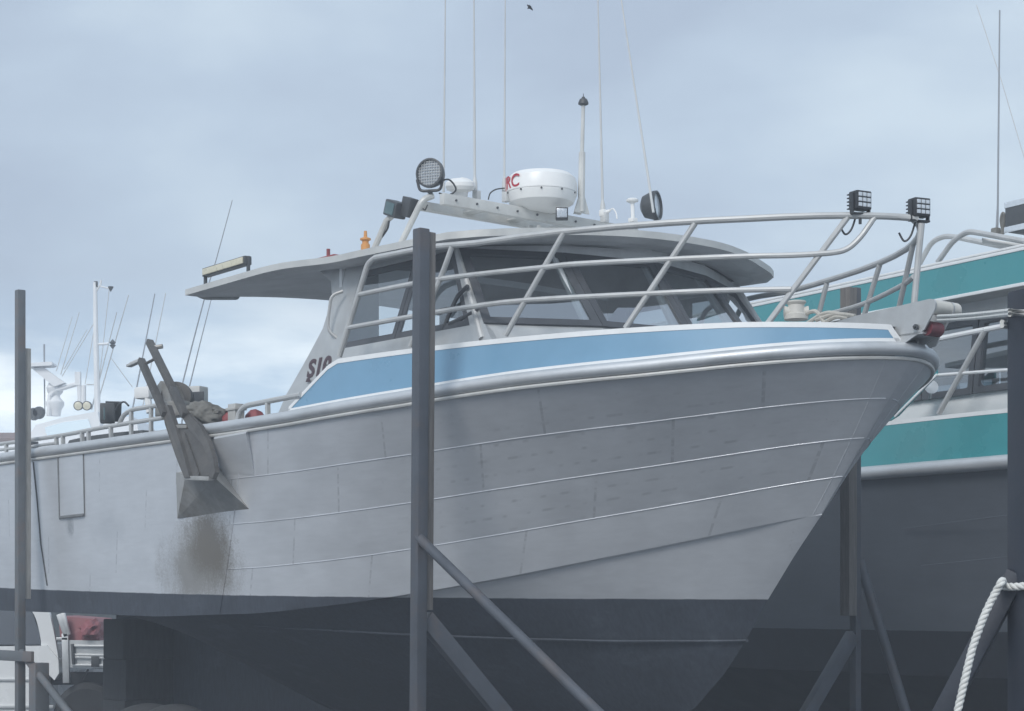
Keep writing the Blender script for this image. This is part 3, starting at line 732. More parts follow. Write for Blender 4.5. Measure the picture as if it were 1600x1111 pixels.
for n in (0.0,):
    b = B(); q = [at_n(1440, 349, 0), at_n(1436, 390, 0), at_n(1428, 478, 0)]; b.tube(q, .0185, 9); b.build('stanchion', M['tube'], rail)
# two cube lamps on the bow rail
def cube_lamp(c, yaw, tilt=0.0):
    Mx = Matrix.Rotation(yaw, 3, 'Z'); b = B(); w = .105
    b.box(c, (.075, w, .105), Mx, .008)
    for k in range(5): b.box(Vector(c)+Mx @ Vector((-.045, 0, -.04+k*.02)), (.03, w*.9, .006), Mx)
    for sg in (-1, 1): b.box(Vector(c)+Mx @ Vector((0, sg*(w/2+.006), -.02)), (.03, .008, .12), Mx, .002)
    b.box(Vector(c)+Mx @ Vector((0, 0, -.074)), (.04, w+.02, .01), Mx, .002); b.tube([Vector(c)+Vector((0, 0, -.075)), Vector(c)+Vector((0, 0, -.13))], .009, 8)
    o = b.build('cube_lamp', M['black'], boat); l = B()
    for i in range(3):
        for j in range(3): l.box(Vector(c)+Mx @ Vector((.040, (i-1)*.030, (j-1)*.029)), (.008, .024, .022), Mx, .003)
    l.build('lens', M['lens'], o)
    cbl = B(); q = Vector(c)+Mx @ Vector((-.03, .0, -.06)); cbl.tube(smooth_path([q, q+Vector((-.02, -.02, -.09)), q+Vector((-.05, -.04, -.12)), q+Vector((-.08, -.05, -.07))]), .006, 6); cbl.build('lamp_cable', M['black'], o)
cube_lamp(RP(1344, 314), ang+.5); cube_lamp(at_n(1436, 325, .03), ang+.42)

# ---- bow roller
def plate(n, pts, th=.012):
    return [at_n(x, y, n) for x, y in pts]
pp = [(1300, 505), (1332, 494.5), (1452, 467), (1459, 467.5), (1462, 473), (1461, 482), (1444, 515), (1412, 537), (1404, 531), (1394, 512), (1340, 508)]
b = B(); Pn = [at_n(x, y, -.085) for x, y in pp]; b.prism(Pn, (0, .012, 0)); b.prism([p+Vector((0, .165, 0)) for p in Pn], (0, .012, 0))
b.box((-.12, 0, 1.50), (.5, .17, .012)); roller_b = b.build('bow_roller_cheeks', M['alu'], boat, smooth=30)
b = B(); q = at_n(1466, 481, 0); b.tube([q+Vector((.0, -.07, 0)), q+Vector((0, .16, 0))], .042, 18); b.build('roller', M['cream'], roller_b)
b = B(); q = at_n(1456, 514, .0); b.tube([q+Vector((0, -.05, 0)), q+Vector((0, .06, 0))], .042, 18); b.build('rubber_roller', M['dred'], roller_b)
b = B(); q = at_n(1432, 511, -.092); b.lathe([(.016, 0), (.016, .012), (.007, .013), (.007, .025), (0, .026)], q, axis_to((0, -1, 0)), 10); b.build('bolt', M['darkgrey'], roller_b)
b = B(); b.prism([at_n(x, y, .095) for x, y in ((1461, 485), (1478, 494), (1476, 505), (1462, 540), (1452, 544), (1440, 530))], (0, .01, 0)); b.build('far_cheek', M['alu'], roller_b)
# anchor winch on the foredeck
p = at_n(1244, 492, .30); b = B()
b.lathe([(.075, -.03), (.075, 0), (.055, .01), (.05, .06), (.062, .075), (.062, .085), (0, .09)], p+Vector((0, 0, .0)), None, 20)
for sg in (-1, 1): b.lathe([(.02, 0), (.036, .02), (.03, .05), (.036, .075), (0, .08)], p+Vector((0, 0, .02)), axis_to((sg*S_*.9, sg*C_*1.2, 0)), 14)
b.build('anchor_winch', M['cream'], boat)

# ---- after rail on the gunwale
def GN(px, py, n=-1.66): return at_n(px, py, n)
b = B()
b.tube(smooth_path([GN(-60, 703), GN(0, 694), GN(52, 687), GN(104, 679), GN(172, 666), GN(255, 653)], 3), .017, 9)
b.tube(smooth_path([GN(-60, 711), GN(0, 703), GN(52, 697), GN(90, 692)], 3), .013, 8)
b.tube(rounded([GN(186, 664), GN(193, 648), GN(206, 640), GN(256, 632)], .10), .018, 9)
b.tube(rounded([GN(371, 658), GN(374, 643), GN(384, 634), GN(418, 627), GN(470, 617)], .12), .019, 9)
arail = b.build('stern_rail', M['tube'], boat)
for pts in (((10, 694), (10, 713)), ((88, 682), (89, 702)), ((98, 680), (99, 700)), ((128, 675), (129, 695)), ((138, 673), (139, 694)), ((173, 666), (174, 689)), ((205, 641), (205, 684)), ((236, 636), (236, 679)), ((418, 628), (419, 655))):
    b = B(); b.bar(GN(*pts[0]), GN(*pts[1]), .030, .026); b.build('stanchion', M['tube'], arail)

# ---- pot tipper
def TP(px, py, dn=0.0): return at_n(px, py, interp(py, [(530, -1.44), (600, -1.60), (660, -1.76), (750, -1.93)])+dn)
b = B()
for a_, c_ in (((220.5, 563), (258, 648)), ((233.5, 534), (270, 608))): b.bar(TP(*a_), TP(*c_), .045, .05, (0, 1, 0))
b.bar(TP(270, 608), TP(290, 650), .045, .055, (0, 1, 0))
b.tube([TP(226, 569), TP(244, 560)], .012, 8)
tip = b.build('pot_tipper', M['rust'], boat)
for outl in ([(251, 632), (262, 633), (272, 662), (284, 700), (296, 746), (288, 747), (274, 712), (258, 664)], [(286, 642), (294, 648), (312, 665), (324, 688), (333, 715), (336, 738), (331, 749), (326, 744), (326, 722), (316, 695), (296, 672), (286, 655)]):
    b = B(); P = [TP(*o_) for o_ in outl]; b.prism(P, (.0, .035, 0)); b.build('cheek', M['rust'], tip, smooth=0)
b = B(); P = [TP(x, y, .03) for x, y in ((259, 662), (298, 662), (318, 690), (334, 742), (290, 747))]; b.prism(P, (0, .03, 0))
for (x0, x1) in ((288, 311),): b.bar(TP(x0, 676, .02), TP(x1, 742, .02), .012, .012)
b.build('chute', M['rust'], tip, smooth=0)
b = B(); b.bar(TP(291, 747, .03), TP(330, 748, .03), .04, .03); b.build('lip', M['rust_l'], tip); b = B(); b.bar(TP(270, 667, .04), TP(296, 667, .04), .05, .025); b.build('cross_bar', M['rust_l'], tip)
b = B(); b.tube([TP(241, 543, .01), TP(254, 541, .05)], .018, 8); b.build('handle', M['rust_l'], tip)
b = B(); b.bar(TP(219, 564), TP(201, 572), .05, .02); b.tube([TP(216, 563, .02), TP(204, 568, .02)], .012, 8); b.build('handle', M['tube'], tip)
# hauler drum and its box
b = B(); q = at_n(277, 623, -1.38); Mx = axis_to((.75, -.62, .15))
b.lathe([(.04, -.08), (.115, -.07), (.125, -.02), (.09, .0), (.125, .02), (.115, .07), (.04, .08)], q, Mx, 24)
haul = b.build('pot_hauler', M['rust'], boat)
b = B(); b.prism([at_n(x, y, -1.5) for x, y in ((243, 606), (251, 595), (262, 602), (268, 630), (262, 645), (248, 626))], (0, .12, 0)); b.box(at_n(270, 640, -1.5), (.28, .12, .12), (0, 0, .2), .02); b.build('hauler_bracket', M['rust_l'], haul, smooth=0)
b = B(); q = at_n(262, 592, -1.35); b.tube([q, q+Vector((0, 0, -.13))], .012, 8); b.box(q, (.05, .03, .03), None, .008); b.build('valve_handle', M['rust_l'], haul)
b = B(); b.box(at_n(306, 619, -.9), (.16, .12, .15), (0, 0, .4), .012); o = b.build('deck_lamp', M['roof'], boat); l = B(); l.box(at_n(308, 622, -.98), (.13, .01, .10), (0, 0, .4), .004); l.build('lens', M['darkgrey'], o)
b = B(); b.box(at_n(227, 614, -.9), (.17, .10, .10), (0, 0, .3), .02); b.tube([at_n(231, 620, -.9), at_n(234, 645, -.9)], .03, 8); b.build('deck_lamp', M['plastic'], boat)
b = B(); q = at_n(168, 646, -1.25); b.box(q, (.13, .12, .16), (0, 0, -.5), .012); b.box(at_n(177, 643, -1.2), (.03, .13, .17), (0, .4, -.4), .006); o = b.build('deck_lamp', M['darkgrey'], boat)
l = B(); l.box(at_n(163, 647, -1.34), (.09, .012, .10), (0, 0, -.5), .004); l.build('lens', M['lens_g'], o)
b = B(); b.tube(smooth_path([at_n(x, y, -1.3) for x, y in ((180, 642), (186, 632), (194, 628), (201, 634))]), .008, 6); b.build('lamp_cable', M['darkgrey'], boat)
b = B(); b.box(at_n(369, 650, -1.5), (.10, .08, .17), None, .006); b.box(at_n(369, 639.5, -1.5), (.13, .10, .02), None, .004); b.build('vent_box', M['roof'], boat)
b = B(); b.prism([at_n(x, y, -1.0) for x, y in ((103, 700), (108, 688), (134, 682), (180, 676), (200, 674), (222, 672), (222, 690), (103, 702))], (0, .5, 0)); b.build('engine_box', M['dash'], boat, smooth=0)

# ---- loose gear lying on the boat
def boat_to_world(p): p = Vector(p); return Vector((BX+C_*p.x+S_*p.y, BY-S_*p.x+C_*p.y, p.z+EYE))
def loose(name, shape, m_, label, cat, base, group=None):
    o = shape.build(name, M[m_]); tag(o, label, cat, group); return o
def WB(base):                       # a builder for world things given in the boat's frame
    return MB()
def bag():
    q = boat_to_world(at_n(324, 652, -1.55)); b = MB(); b.blob((-.02, 0, .06), (.17, .13, .11), .22, 1.5, 5, 3); b.blob((.13, .03, .03), (.13, .10, .07), .24, 1.6, 5, 9); b.blob((-.13, .0, .02), (.09, .10, .09), .24, 1.6, 5, 5); b.blob((.06, -.02, .10), (.10, .09, .05), .25, 2, 4, 13)
    o = b.build('canvas_bag', M['canvas']); o.location = q+Vector((0, 0, -.03)); o.rotation_euler = (0, .25, 0); o.scale = (.85, .85, .8); tag(o, 'grubby crumpled canvas bundle lying on the gunwale beside the pot tipper', 'canvas bundle')
bag()
def buoy(px, py, n, r, label):
    q = boat_to_world(at_n(px, py, n)); b = MB(); b.lathe([(0, -r), (r*.6, -r*.8), (r, -r*.2), (r, r*.3), (r*.6, r*.85), (r*.2, r), (.02, r*1.25), (0, r*1.3)], (0, 0, 0), axis_to((1, .1, .2)), 18)
    o = b.build('float', M['red']); o.location = q; tag(o, label, 'float', 'red floats in the cockpit')
buoy(358, 656, -1.45, .055, 'small red float between the canvas bundle and the grey vent box'); buoy(398, 656, -1.35, .075, 'larger red float behind the gunwale, under the curved hand rail')
def twisted(pts, r, pitch, m_, name):
    P = [Vector(p) for p in pts]; L_ = 0.0; b = MB(); strands = [[], [], []]
    # resample evenly
    Q = [P[0]]; step = pitch/9
    for a_, c_ in zip(P, P[1:]):
        l = (c_-a_).length; k = max(1, int(l/step))
        Q += [lerp(a_, c_, i/k) for i in range(1, k+1)]
    T = [(Q[min(i+1, len(Q)-1)]-Q[max(i-1, 0)]).normalized() for i in range(len(Q))]
    a_ = T[0].orthogonal().normalized()
    for i, q in enumerate(Q):
        if i: L_ += (q-Q[i-1]).length
        a_ = (a_-T[i]*a_.dot(T[i])).normalized(); bb = T[i].cross(a_)
        for k in range(3):
            w_ = L_/pitch*2*math.pi/1.0+k*2*math.pi/3
            strands[k].append(q+(a_*math.cos(w_)+bb*math.sin(w_))*r*.50)
    for s_ in strands: b.tube(s_, r*.56, 8)
    return b.build(name, M[m_], smooth=60)
def coil():
    b = MB(); pts = []
    for k in range(5):
        for j in range(26):
            a_ = j/26*2*math.pi; rr_ = .15+.018*math.sin(k*2.1+a_*2)+.01*k
            x = -.85+rr_*1.45*math.cos(a_)+.05*math.sin(k*3); y = .12+rr_*.9*math.sin(a_)
            pts.append(boat_to_world((x, y+.02*k, 1.565+.014*k+.012*math.sin(a_*3+k))))
    b.tube(pts, .013, 7)
    for k, (px0, py0, px1, py1) in enumerate(((1262, 505, 1318, 492), (1275, 500, 1336, 494), (1260, 490, 1290, 507), (1290, 503, 1325, 498))):
        b.tube(smooth_path([boat_to_world(at_n(px0, py0, .05)), boat_to_world(at_n((px0+px1)/2, min(py0, py1)-3, .05)), boat_to_world(at_n(px1, py1, .05))]), .013, 7)
    o = b.build('rope_coil', M['rope_o']); tag(o, 'old cream rope heaped in loops on the foredeck by the white winch', 'rope')
coil()

# ------------------------------------------------------------------ boat stands
def stand(name, label, p, top, w, yaw, pad=None, parts=(), lean=0.0, mats=('steel', 'wood')):
    """p on the ground; pad = (direction in the stand's frame, thickness, z0, z1); parts = (name, from, to, kind, size)"""
    e = empty(name, (p[0], p[1], 0), yaw); tag(e, label, 'boat stand', 'steel stands holding up the boats')
    b = MB(); b.bar((-lean*.0, 0, 0), (lean*top, 0, top), w, w, (0, 1, 0), w*.14)
    b.build('post', M[mats[0]], e)
    if pad:
        d_, th, z0, z1, pw = pad; k = w/2+th/2+.002
        b = MB(); off = Vector((d_[0]*k, d_[1]*k, 0))
        b.bar(off+Vector((lean*z0, 0, z0)), off+Vector((lean*z1, 0, z1)), pw if d_[1] == 0 else th, th if d_[1] == 0 else pw, (0, 1, 0), .004); b.build('timber_pad', M[mats[1]], e)
    for nm, a_, c_, kind, sz in parts:
        b = MB()
        if kind == 'tube': b.tube([a_, c_], sz, 14)
        else:
            b.bar(a_, c_, sz[0], sz[1], sz[2] if len(sz) > 2 else (0, 0, 1), .006)
        b.build(nm, M[mats[0]], e)
    return e
def ground_pt(px, n=None, Y=None):
    if n is not None:
        p = at_n(px, HOR, n); q = boat_to_world(p); return (q.x, q.y)
    return ((px-800)/F*Y, Y)
p1 = ground_pt(651, n=-1.86)
stand('boat_stand', 'tall grey steel post standing in front of the wheelhouse with two diagonal braces', p1, EYE+2.20, .075, -TH, ((0, 1), .045, 1.55, EYE+2.185, .06),
      [('brace', (.03, -.01, 1.98), (3.2, 0, 0.02), 'tube', .030), ('brace', (0, .06, 1.50), (0, 1.55, .05), 'bar', (.11, .06, (1, 0, 0))), ('base_beam', (0, -.4, .05), (0, 3.9, .05), 'bar', (.1, .1))], lean=.012)
p2 = ground_pt(31.5, n=-1.86)
stand('boat_stand', 'slim grey post at the left near the stern with a pale timber strip', p2, EYE+2.53, .068, -TH, ((0, 1), .04, 1.62, EYE+2.06, .06),
      [('brace', (.03, 0, 1.19), (1.75, -.0, .25), 'tube', .032), ('cross_bar', (-1.4, -.045, 1.16), (.32, -.045, 1.16), 'bar', (.03, .085)), ('leg', (.30, .02, 0), (.30, .02, 1.11), 'bar', (.12, .12)), ('base_beam', (0, -.4, .05), (0, 3.9, .05), 'bar', (.1, .1))], mats=('steel_l', 'palewood'))
p3 = ground_pt(1336.5, n=1.86)
stand('boat_stand', 'grey post with a brown timber pad, between the bow and the teal boat', p3, EYE+2.23, .06, -TH, ((0, -1), .085, 1.50, EYE+2.22, .085),
      [('brace', (.0, .04, 1.90), (.42, .42, 0.02), 'tube', .036), ('brace', (0, -.03, 1.36), (0, -1.25, .02), 'bar', (.10, .06, (1, 0, 0)))])
M['steel_d'] = mat('navy_stand_paint', (.026, .032, .046), .5, .1, .18, 5, .08, 50, dirt=(.05, .045, .05), dirt_amt=.6)
p4 = ground_pt(1606, Y=6.5)
stand('boat_stand', 'dark steel post at the right edge with a white rope tied round it', p4, EYE+1.09, .105, R(-68), None,
      [('brace', (-.02, -.03, 1.70), (-.52, -.55, .3), 'bar', (.07, .07))], mats=('steel_d', 'wood'))
# twisted white rope tied round that post and hanging down
def tied_rope():
    c = Vector((p4[0], p4[1], 0)); zt = EYE+(HOR-905)/F*6.4
    loop = []
    for k in range(0, 40):
        a_ = R(150)+k/39*R(385); loop.append(c+Vector((math.cos(a_)*.088, math.sin(a_)*.088, zt-.006+.02*math.sin(a_+.9)-.00*k)))
    def at(px, py, Y): return Vector(((px-800)/F*Y, Y, EYE+(HOR-py)/F*Y))
    hang = smooth_path([loop[-1], at(1566, 908, 6.36), at(1556, 925, 6.36), at(1541, 955, 6.36), at(1529, 985, 6.36), at(1519, 1015, 6.36), at(1508, 1060, 6.36), at(1497, 1108, 6.36), at(1478, 1190, 6.36), at(1455, 1300, 6.3), at(1440, 1420, 6.2), at(1460, 1600, 6.1)], 6)
    o = twisted(loop+hang[1:], .0140, .062, 'rope', 'mooring_rope'); tag(o, 'thick twisted white rope knotted round the dark post and hanging down', 'rope')
tied_rope()
def mooring_line(dz, label, r_):
    a_ = boat_to_world(at_n(1464, 494+dz, .0)); pts = [a_]
    c = Vector((p4[0], p4[1], 0)); e = Vector(((1578-800)/F*6.38, 6.38, EYE+(HOR-(485.5+dz*.9))/F*6.38))
    for k in range(1, 12): t = k/12; p = lerp(a_, e, t); p.z -= .004*math.sin(t*math.pi); pts.append(p)
    pts.append(e); f = Vector(((1606-800)/F*6.39, 6.39, e.z)); pts.append(f)
    for k in range(1, 9):
        a2 = R(-70)+k/8*R(230); pts.append(c+Vector((math.cos(a2)*.088, math.sin(a2)*.088, e.z-.002*k)))
    b = MB(); b.tube(pts, r_, 7); o = b.build('mooring_line', M['rope']); tag(o, label, 'rope', 'white lines from the bow roller')
mooring_line(0, 'upper of two thin white lines stretched from the bow roller', .0085); mooring_line(6.5, 'lower of two thin white lines stretched from the bow roller', .0085)

# ------------------------------------------------------------------ timber blocks and tyres under the boat
def keel_block(c, size, label):
    b = MB(); b.box((0, 0, size[2]/2), size, None, .012); o = b.build('keel_block', M['oldwood']); q = boat_to_world((c[0], c[1], 0)); o.location = (q.x, q.y, c[2]); o.rotation_euler = (0, 0, -TH+c[3]); tag(o, label, 'timber block', 'timber blocks under the keel'); return o
zb = 0
for k, (h, l) in enumerate(((.36, 'bottom timber block of the stack under the stern'), (.36, 'middle timber block of the stack under the stern'), (.36, 'third timber block up in the stack under the stern'), (.36, 'top timber block of the stack under the stern'))):
    keel_block((-8.42, -.30, zb, .04*(k % 3)-.03), (.40, .5, h), l); zb += h+.001
keel_block((-3.6, 0, 0, .03), (.5, .9, .36), 'lower timber block below the middle of the keel'); keel_block((-3.6, 0, .361, -.05), (.45, .8, .335), 'upper timber block touching the middle of the keel')
def tyre(px, Y, top, label, yaw):
    b = MB(); prof = []
    for k in range(20):
        a_ = k/20*2*math.pi; prof.append((.30+.115*math.cos(a_)*(1 if math.cos(a_) > 0 else .9), .105*math.sin(a_)))
    rows = [[Vector((r_*math.cos(j*2*math.pi/40), z, r_*math.sin(j*2*math.pi/40))) for r_, z in prof] for j in range(40)]
    b.grid(rows, True, True); o = b.build('old_tyre', M['rubber']); o.location = ((px-800)/F*Y, Y, .41); o.rotation_euler = (R(-8), 0, yaw); tag(o, label, 'tyre', 'old tyres by the stern')
tyre(232, 14.2, 0, 'old black tyre standing left of the other below the stern', .2); tyre(272, 14.1, 0, 'old black tyre standing right of the other below the stern', -.1)

# deep skeg under the after body
b = B(); b.prism([(-5.6, -.05, -.3), (-6.6, -.05, -.10), (-9.25, -.05, -.08), (-9.35, -.05, -.5), (-9.15, -.05, -.99), (-5.3, -.05, -.97)], (0, .10, 0)); b.tube([(-9.3, 0, -.05), (-9.42, 0, -.95)], .045, 10); b.build('skeg', M['hull'], hull, smooth=0)

# ------------------------------------------------------------------ teal boat beyond
T2 = R(58); c2_, s2_ = math.cos(T2), math.sin(T2); TX, TY = 3.30, 14.5
teal = empty('teal_boat', (TX, TY, .5), -T2); tag(teal, 'larger work boat with teal topsides and a teal roof edge, beyond the bow', 'fishing boat')
def B2(): return MB((0, 0, EYE-.5))
def at2(px, py, n):
    k = (px-800)/F; s = (k*(TY+c2_*n)-TX-s2_*n)/(c2_+k*s2_); Y = TY-s2_*s+c2_*n
    return Vector((s, n, (HOR-py)/F*Y))
def tz(s): return 1.045+.012*max(0, s)**2
ss = [-6+.4*k for k in range(26)]
def flare(s): return .22+.35*max(0, min(1, (s+1.0)/4.0))
def close(s): return 1.65*max(0, (s+.5)/4.5)**2.2 if s > -.5 else 0.0     # the side swings in towards the stem
b = B2()
rows = []
for k in range(9):
    f = k/8; rows.append([Vector((s, close(s)+flare(s)*f**.8, lerp(tz(s)-.04, -.60, f))) for s in ss])
b.grid(rows)
b.grid([[Vector((s, lerp(close(s)+flare(s), 1.7, f), lerp(-.60, -1.40, f))) for s in ss] for f in (0, .5, 1)])
b2m = [Vector((p.x, 3.4-p.y, p.z)) for p in b.v]; b.add(b2m, [tuple(reversed(f)) for f in list(b.f)])
for z_ in (.72, .40):
    pass
for (a_, c_) in (((1412, 826), (1575, 805)), ((1440, 884), (1575, 870))): b.tube([at2(*a_, .06)+Vector((0, -.004, 0)), at2(*c_, .06)+Vector((0, -.004, 0))], .004, 6)
M['hull2'] = hull_material('grey_hull_paint', (.095, .108, .128), .1, .42, (1.6-.235-.5, 0), (.008, .011, .018), marks=False)
th = b.build('hull', M['hull2'], teal, smooth=30)
b = B2(); b.tube([Vector((s, close(s)-.03, tz(s))) for s in ss], .055, 12); b.build('gunwale_pipe', M['pipe'], th)
def tband(pts_s, z0, z1, n, name, m_, par, edge=True):
    b = B2(); b.grid([[Vector((s, close(s)+n, lerp(z0(s), z1(s), k))) for s in pts_s] for k in (0, 1)]); b.grid([[Vector((s, close(s)+n+.03, lerp(z0(s), z1(s), k))) for s in pts_s] for k in (0, 1)])
    o = b.build(name, m_, par); e = B2(); w_ = .028
    for zz, dz in ((z1, 0), ) if edge == 'top' else ((z1, 0), (z0, 0)):
        sgn = -1 if zz is z1 else 1
        e.grid([[Vector((s, close(s)+n-.003, zz(s)+.004*-sgn)), Vector((s, close(s)+n-.003, zz(s)+sgn*w_))] for s in pts_s])
        e.grid([[Vector((s, close(s)+n-.003, zz(s)+.004*-sgn)), Vector((s, close(s)+n+.033, zz(s)+.004*-sgn))] for s in pts_s])
    e.build('edge_stripe', M['white'], o); return o
def ztop(s): return interp(s, [(-6, 1.77), (at2(1463, 585, 0).x-.85, 1.77), (at2(1463, 585, 0).x, 1.77), (at2(1463, 585, 0).x+.001, 1.77), (9, 1.77)])
sa = at2(1400, 650, .02); sb = at2(1463, 587, .02)
ss2 = sorted(set(ss+[sa.x, sb.x]))
tband([s for s in ss2], lambda s: tz(s)+.05, lambda s: 1.45+.004*max(0, s), .02, 'bulwark', M['teal'], teal, 'top')
b = B2(); P = [at2(1372, 668, .015), at2(1402, 650, .015), at2(1463, 586, .015), at2(1462, 568, .015), at2(1372, 640, .015)]; b.prism(P, (0, .02, 0)); o = b.build('raised_bulwark', M['teal'], teal, smooth=0)
e = B2(); e.bar(at2(1398, 651, .01), at2(1464, 585, .01), .012, .018); e.build('edge_stripe', M['white'], o)
# cabin: lower wall, windows in dark frames, eave, roof edge
b = B2(); nW = .35
b.prism([(-5, nW, 1.2), (2.6, nW, 1.2), (2.6, nW, 1.64), (-5, nW, 1.64)], (0, .05, 0)); b.prism([(-5, nW, 2.22), (2.3, nW, 2.22), (2.3, nW, 2.40), (-5, nW, 2.40)], (0, .05, 0))
b.prism([(-5, 3.0, 1.2), (2.6, 3.0, 1.2), (2.6, 3.0, 1.64), (-5, 3.0, 1.64)], (0, .05, 0)); b.prism([(-5, 3.0, 2.22), (2.3, 3.0, 2.22), (2.3, 3.0, 2.40), (-5, 3.0, 2.40)], (0, .05, 0))
cab = b.build('cabin', M['white'], teal, smooth=0)
def twin(px0, px1, x0t, x1t, name='cabin_window'):
    P = [at2(px0, 613, nW-.004), at2(px1, 613-.06*(px1-px0), nW-.004), at2(x1t, 493, nW-.004), at2(x0t, 497, nW-.004)]
    for p in P[:2]: p.z = 1.635
    for p in P[2:]: p.z = 2.225
    fr = B2(); I = fr.ring(P, .05, .03, -.02 if normal_of(P).y > 0 else 0); f = fr.build(name, M['frame'], cab, smooth=0)
    pts = []
    for i in range(4): pts += [p for p in rounded([lerp(I[i], I[i-1], .5), I[i], lerp(I[i], I[(i+1) % 4], .5)], .07, 5)[1:-1]]
    g = B2(); g.add(pts, [tuple(range(len(pts)))]); g.build('pane', M['glass2'], f, smooth=0)
    # filled corners of the rounded opening
    k = B2()
    for i in range(4):
        arc = rounded([lerp(I[i], I[i-1], .5), I[i], lerp(I[i], I[(i+1) % 4], .5)], .07, 5)[1:-1]; k.add([I[i]+Vector((0, -.004, 0))]+[p+Vector((0, -.004, 0)) for p in arc], [tuple(range(len(arc)+1))])
    k.build('window_corner', M['frame'], f, smooth=0)
twin(1445, 1522, 1445, 1533); twin(1524, 1640, 1535, 1660); twin(1350, 1443, 1350, 1443); twin(1230, 1348, 1230, 1348)
def farwin(s0, s1):
    P = [Vector((s0, 2.99, 1.635)), Vector((s1, 2.99, 1.635)), Vector((s1, 2.99, 2.225)), Vector((s0, 2.99, 2.225))]; fr = B2(); I = fr.ring(P, .07, .03); f = fr.build('cabin_window', M['frame'], cab, smooth=0)
    g = B2(); g.add(I, [(0, 1, 2, 3)]); g.build('pane', M['glass2'], f, smooth=0)
for s0 in (-3.2, -2.1, -1.0, .1, 1.2): farwin(s0, s0+1.06)
b = B2(); b.box((-1.4, 1.7, 1.25), (7, 2.6, .03)); b.build('cabin_sole', M['interior'], cab)
b = B2(); b.prism([(-5, .02, 2.36), (2.4, .02, 2.36), (2.6, 1.7, 2.38), (2.4, 3.35, 2.36), (-5, 3.35, 2.36)], (0, 0, .03)); b.prism([(-5, .05, 2.52), (2.4, .05, 2.52), (2.6, 1.7, 2.55), (2.4, 3.3, 2.52), (-5, 3.3, 2.52)], (0, 0, .03)); troof = b.build('roof', M['roof'], teal, smooth=0)
sr = [-5+.2*k for k in range(39)]
b = B2(); b.grid([[Vector((s, 0.0, lerp(2.355, 2.625, k))) for s in sr] for k in (0, 1)]); b.grid([[Vector((s, 0.03, lerp(2.355, 2.625, k))) for s in sr] for k in (0, 1)]); fas = b.build('roof_edge', M['teal'], troof)
e = B2()
for z_, h_ in ((2.612, .026), (2.35, .026)): e.bar((-5, .0, z_), (2.6, .0, z_), .012, h_)
e.bar((-5, .01, 2.637), (2.6, .01, 2.637), .03, .018); e.build('edge_stripe', M['white'], fas)
# roof rack tubes, lamp, antennas
b = B2(); b.tube(rounded([at2(x, y, .5) for x, y in ((1437, 412), (1456, 377), (1476, 369), (1492, 370), (1566, 385), (1640, 398))], .12), .022, 9); b.tube(rounded([at2(x, y, .1) for x, y in ((1465, 410), (1490, 375), (1512, 361.5), (1530, 364), (1600, 377), (1660, 388))], .12), .022, 9)
b.bar(at2(1535, 376, .2), at2(1600, 386, .4), .14, .02); o = b.build('roof_rack', M['tube'], teal)
b = B2(); b.box(at2(1606, 338, .4), (.26, .24, .24), (0, 0, .0), .03); lam = b.build('flood_lamp', M['darkgrey'], teal); q = at2(1606, 338, .4)
l = B2(); l.box(q+Vector((0, -.1225, .09)), (.25, .006, .045), None, .002); l.box(q+Vector((0, -.1225, -.10)), (.25, .006, .045), None, .002); l.box(q+Vector((.1315, 0, 0)), (.006, .2, .2), None, .003); l.build('lens', M['lens'], lam)
b = B2(); b.tube(smooth_path([at2(x, y, .4) for x, y in ((1568, 365), (1564, 345), (1567, 333), (1571, 340))]), .012, 7); b.box(at2(1556, 362, .35), (.06, .06, .06), None, .015); b.tube([at2(1566, 366, .35), at2(1570, 335, .35)], .014, 8); b.build('lamp_bracket', M['canvas'], lam)
b = B2(); b.tube([at2(1557.5, 362, .35), at2(1559, 320, .35), at2(1562, 16, .35)], [.012, .008, .006], 7); b.build('whip_antenna', M['whip_d'], teal)
b = B2(); b.tube([at2(1612, 285, .7), at2(1597, 235, .7), at2(1566, 130, .7), at2(1526, 8, .7)], .0035, 5); b.build('wire_stay', M['whip'], teal)
# bow rail of the teal boat, mirror
b = B2(); b.tube([at2(1445, 534, .04), at2(1520, 519, .04), at2(1660, 492, .04)], .022, 9); b.tube([at2(1440, 588, .04), at2(1575, 578, .04), at2(1660, 572, .04)], .013, 8); o = b.build('side_rail', M['white'], teal)
b = B2(); b.tube([at2(1540, 514, .04), at2(1467, 646, .04)], .022, 9); b.build('stanchion', M['tube'], o)
b = B2(); b.lathe([(0, -.02), (.05, -.01), (.055, .01), (0, .014)], at2(1455, 605, .2), axis_to((.8, -.5, .1)), 16); b.tube([at2(1455, 610, .2), at2(1453, 622, .25)], .01, 7); b.build('mirror', M['lens'], teal)

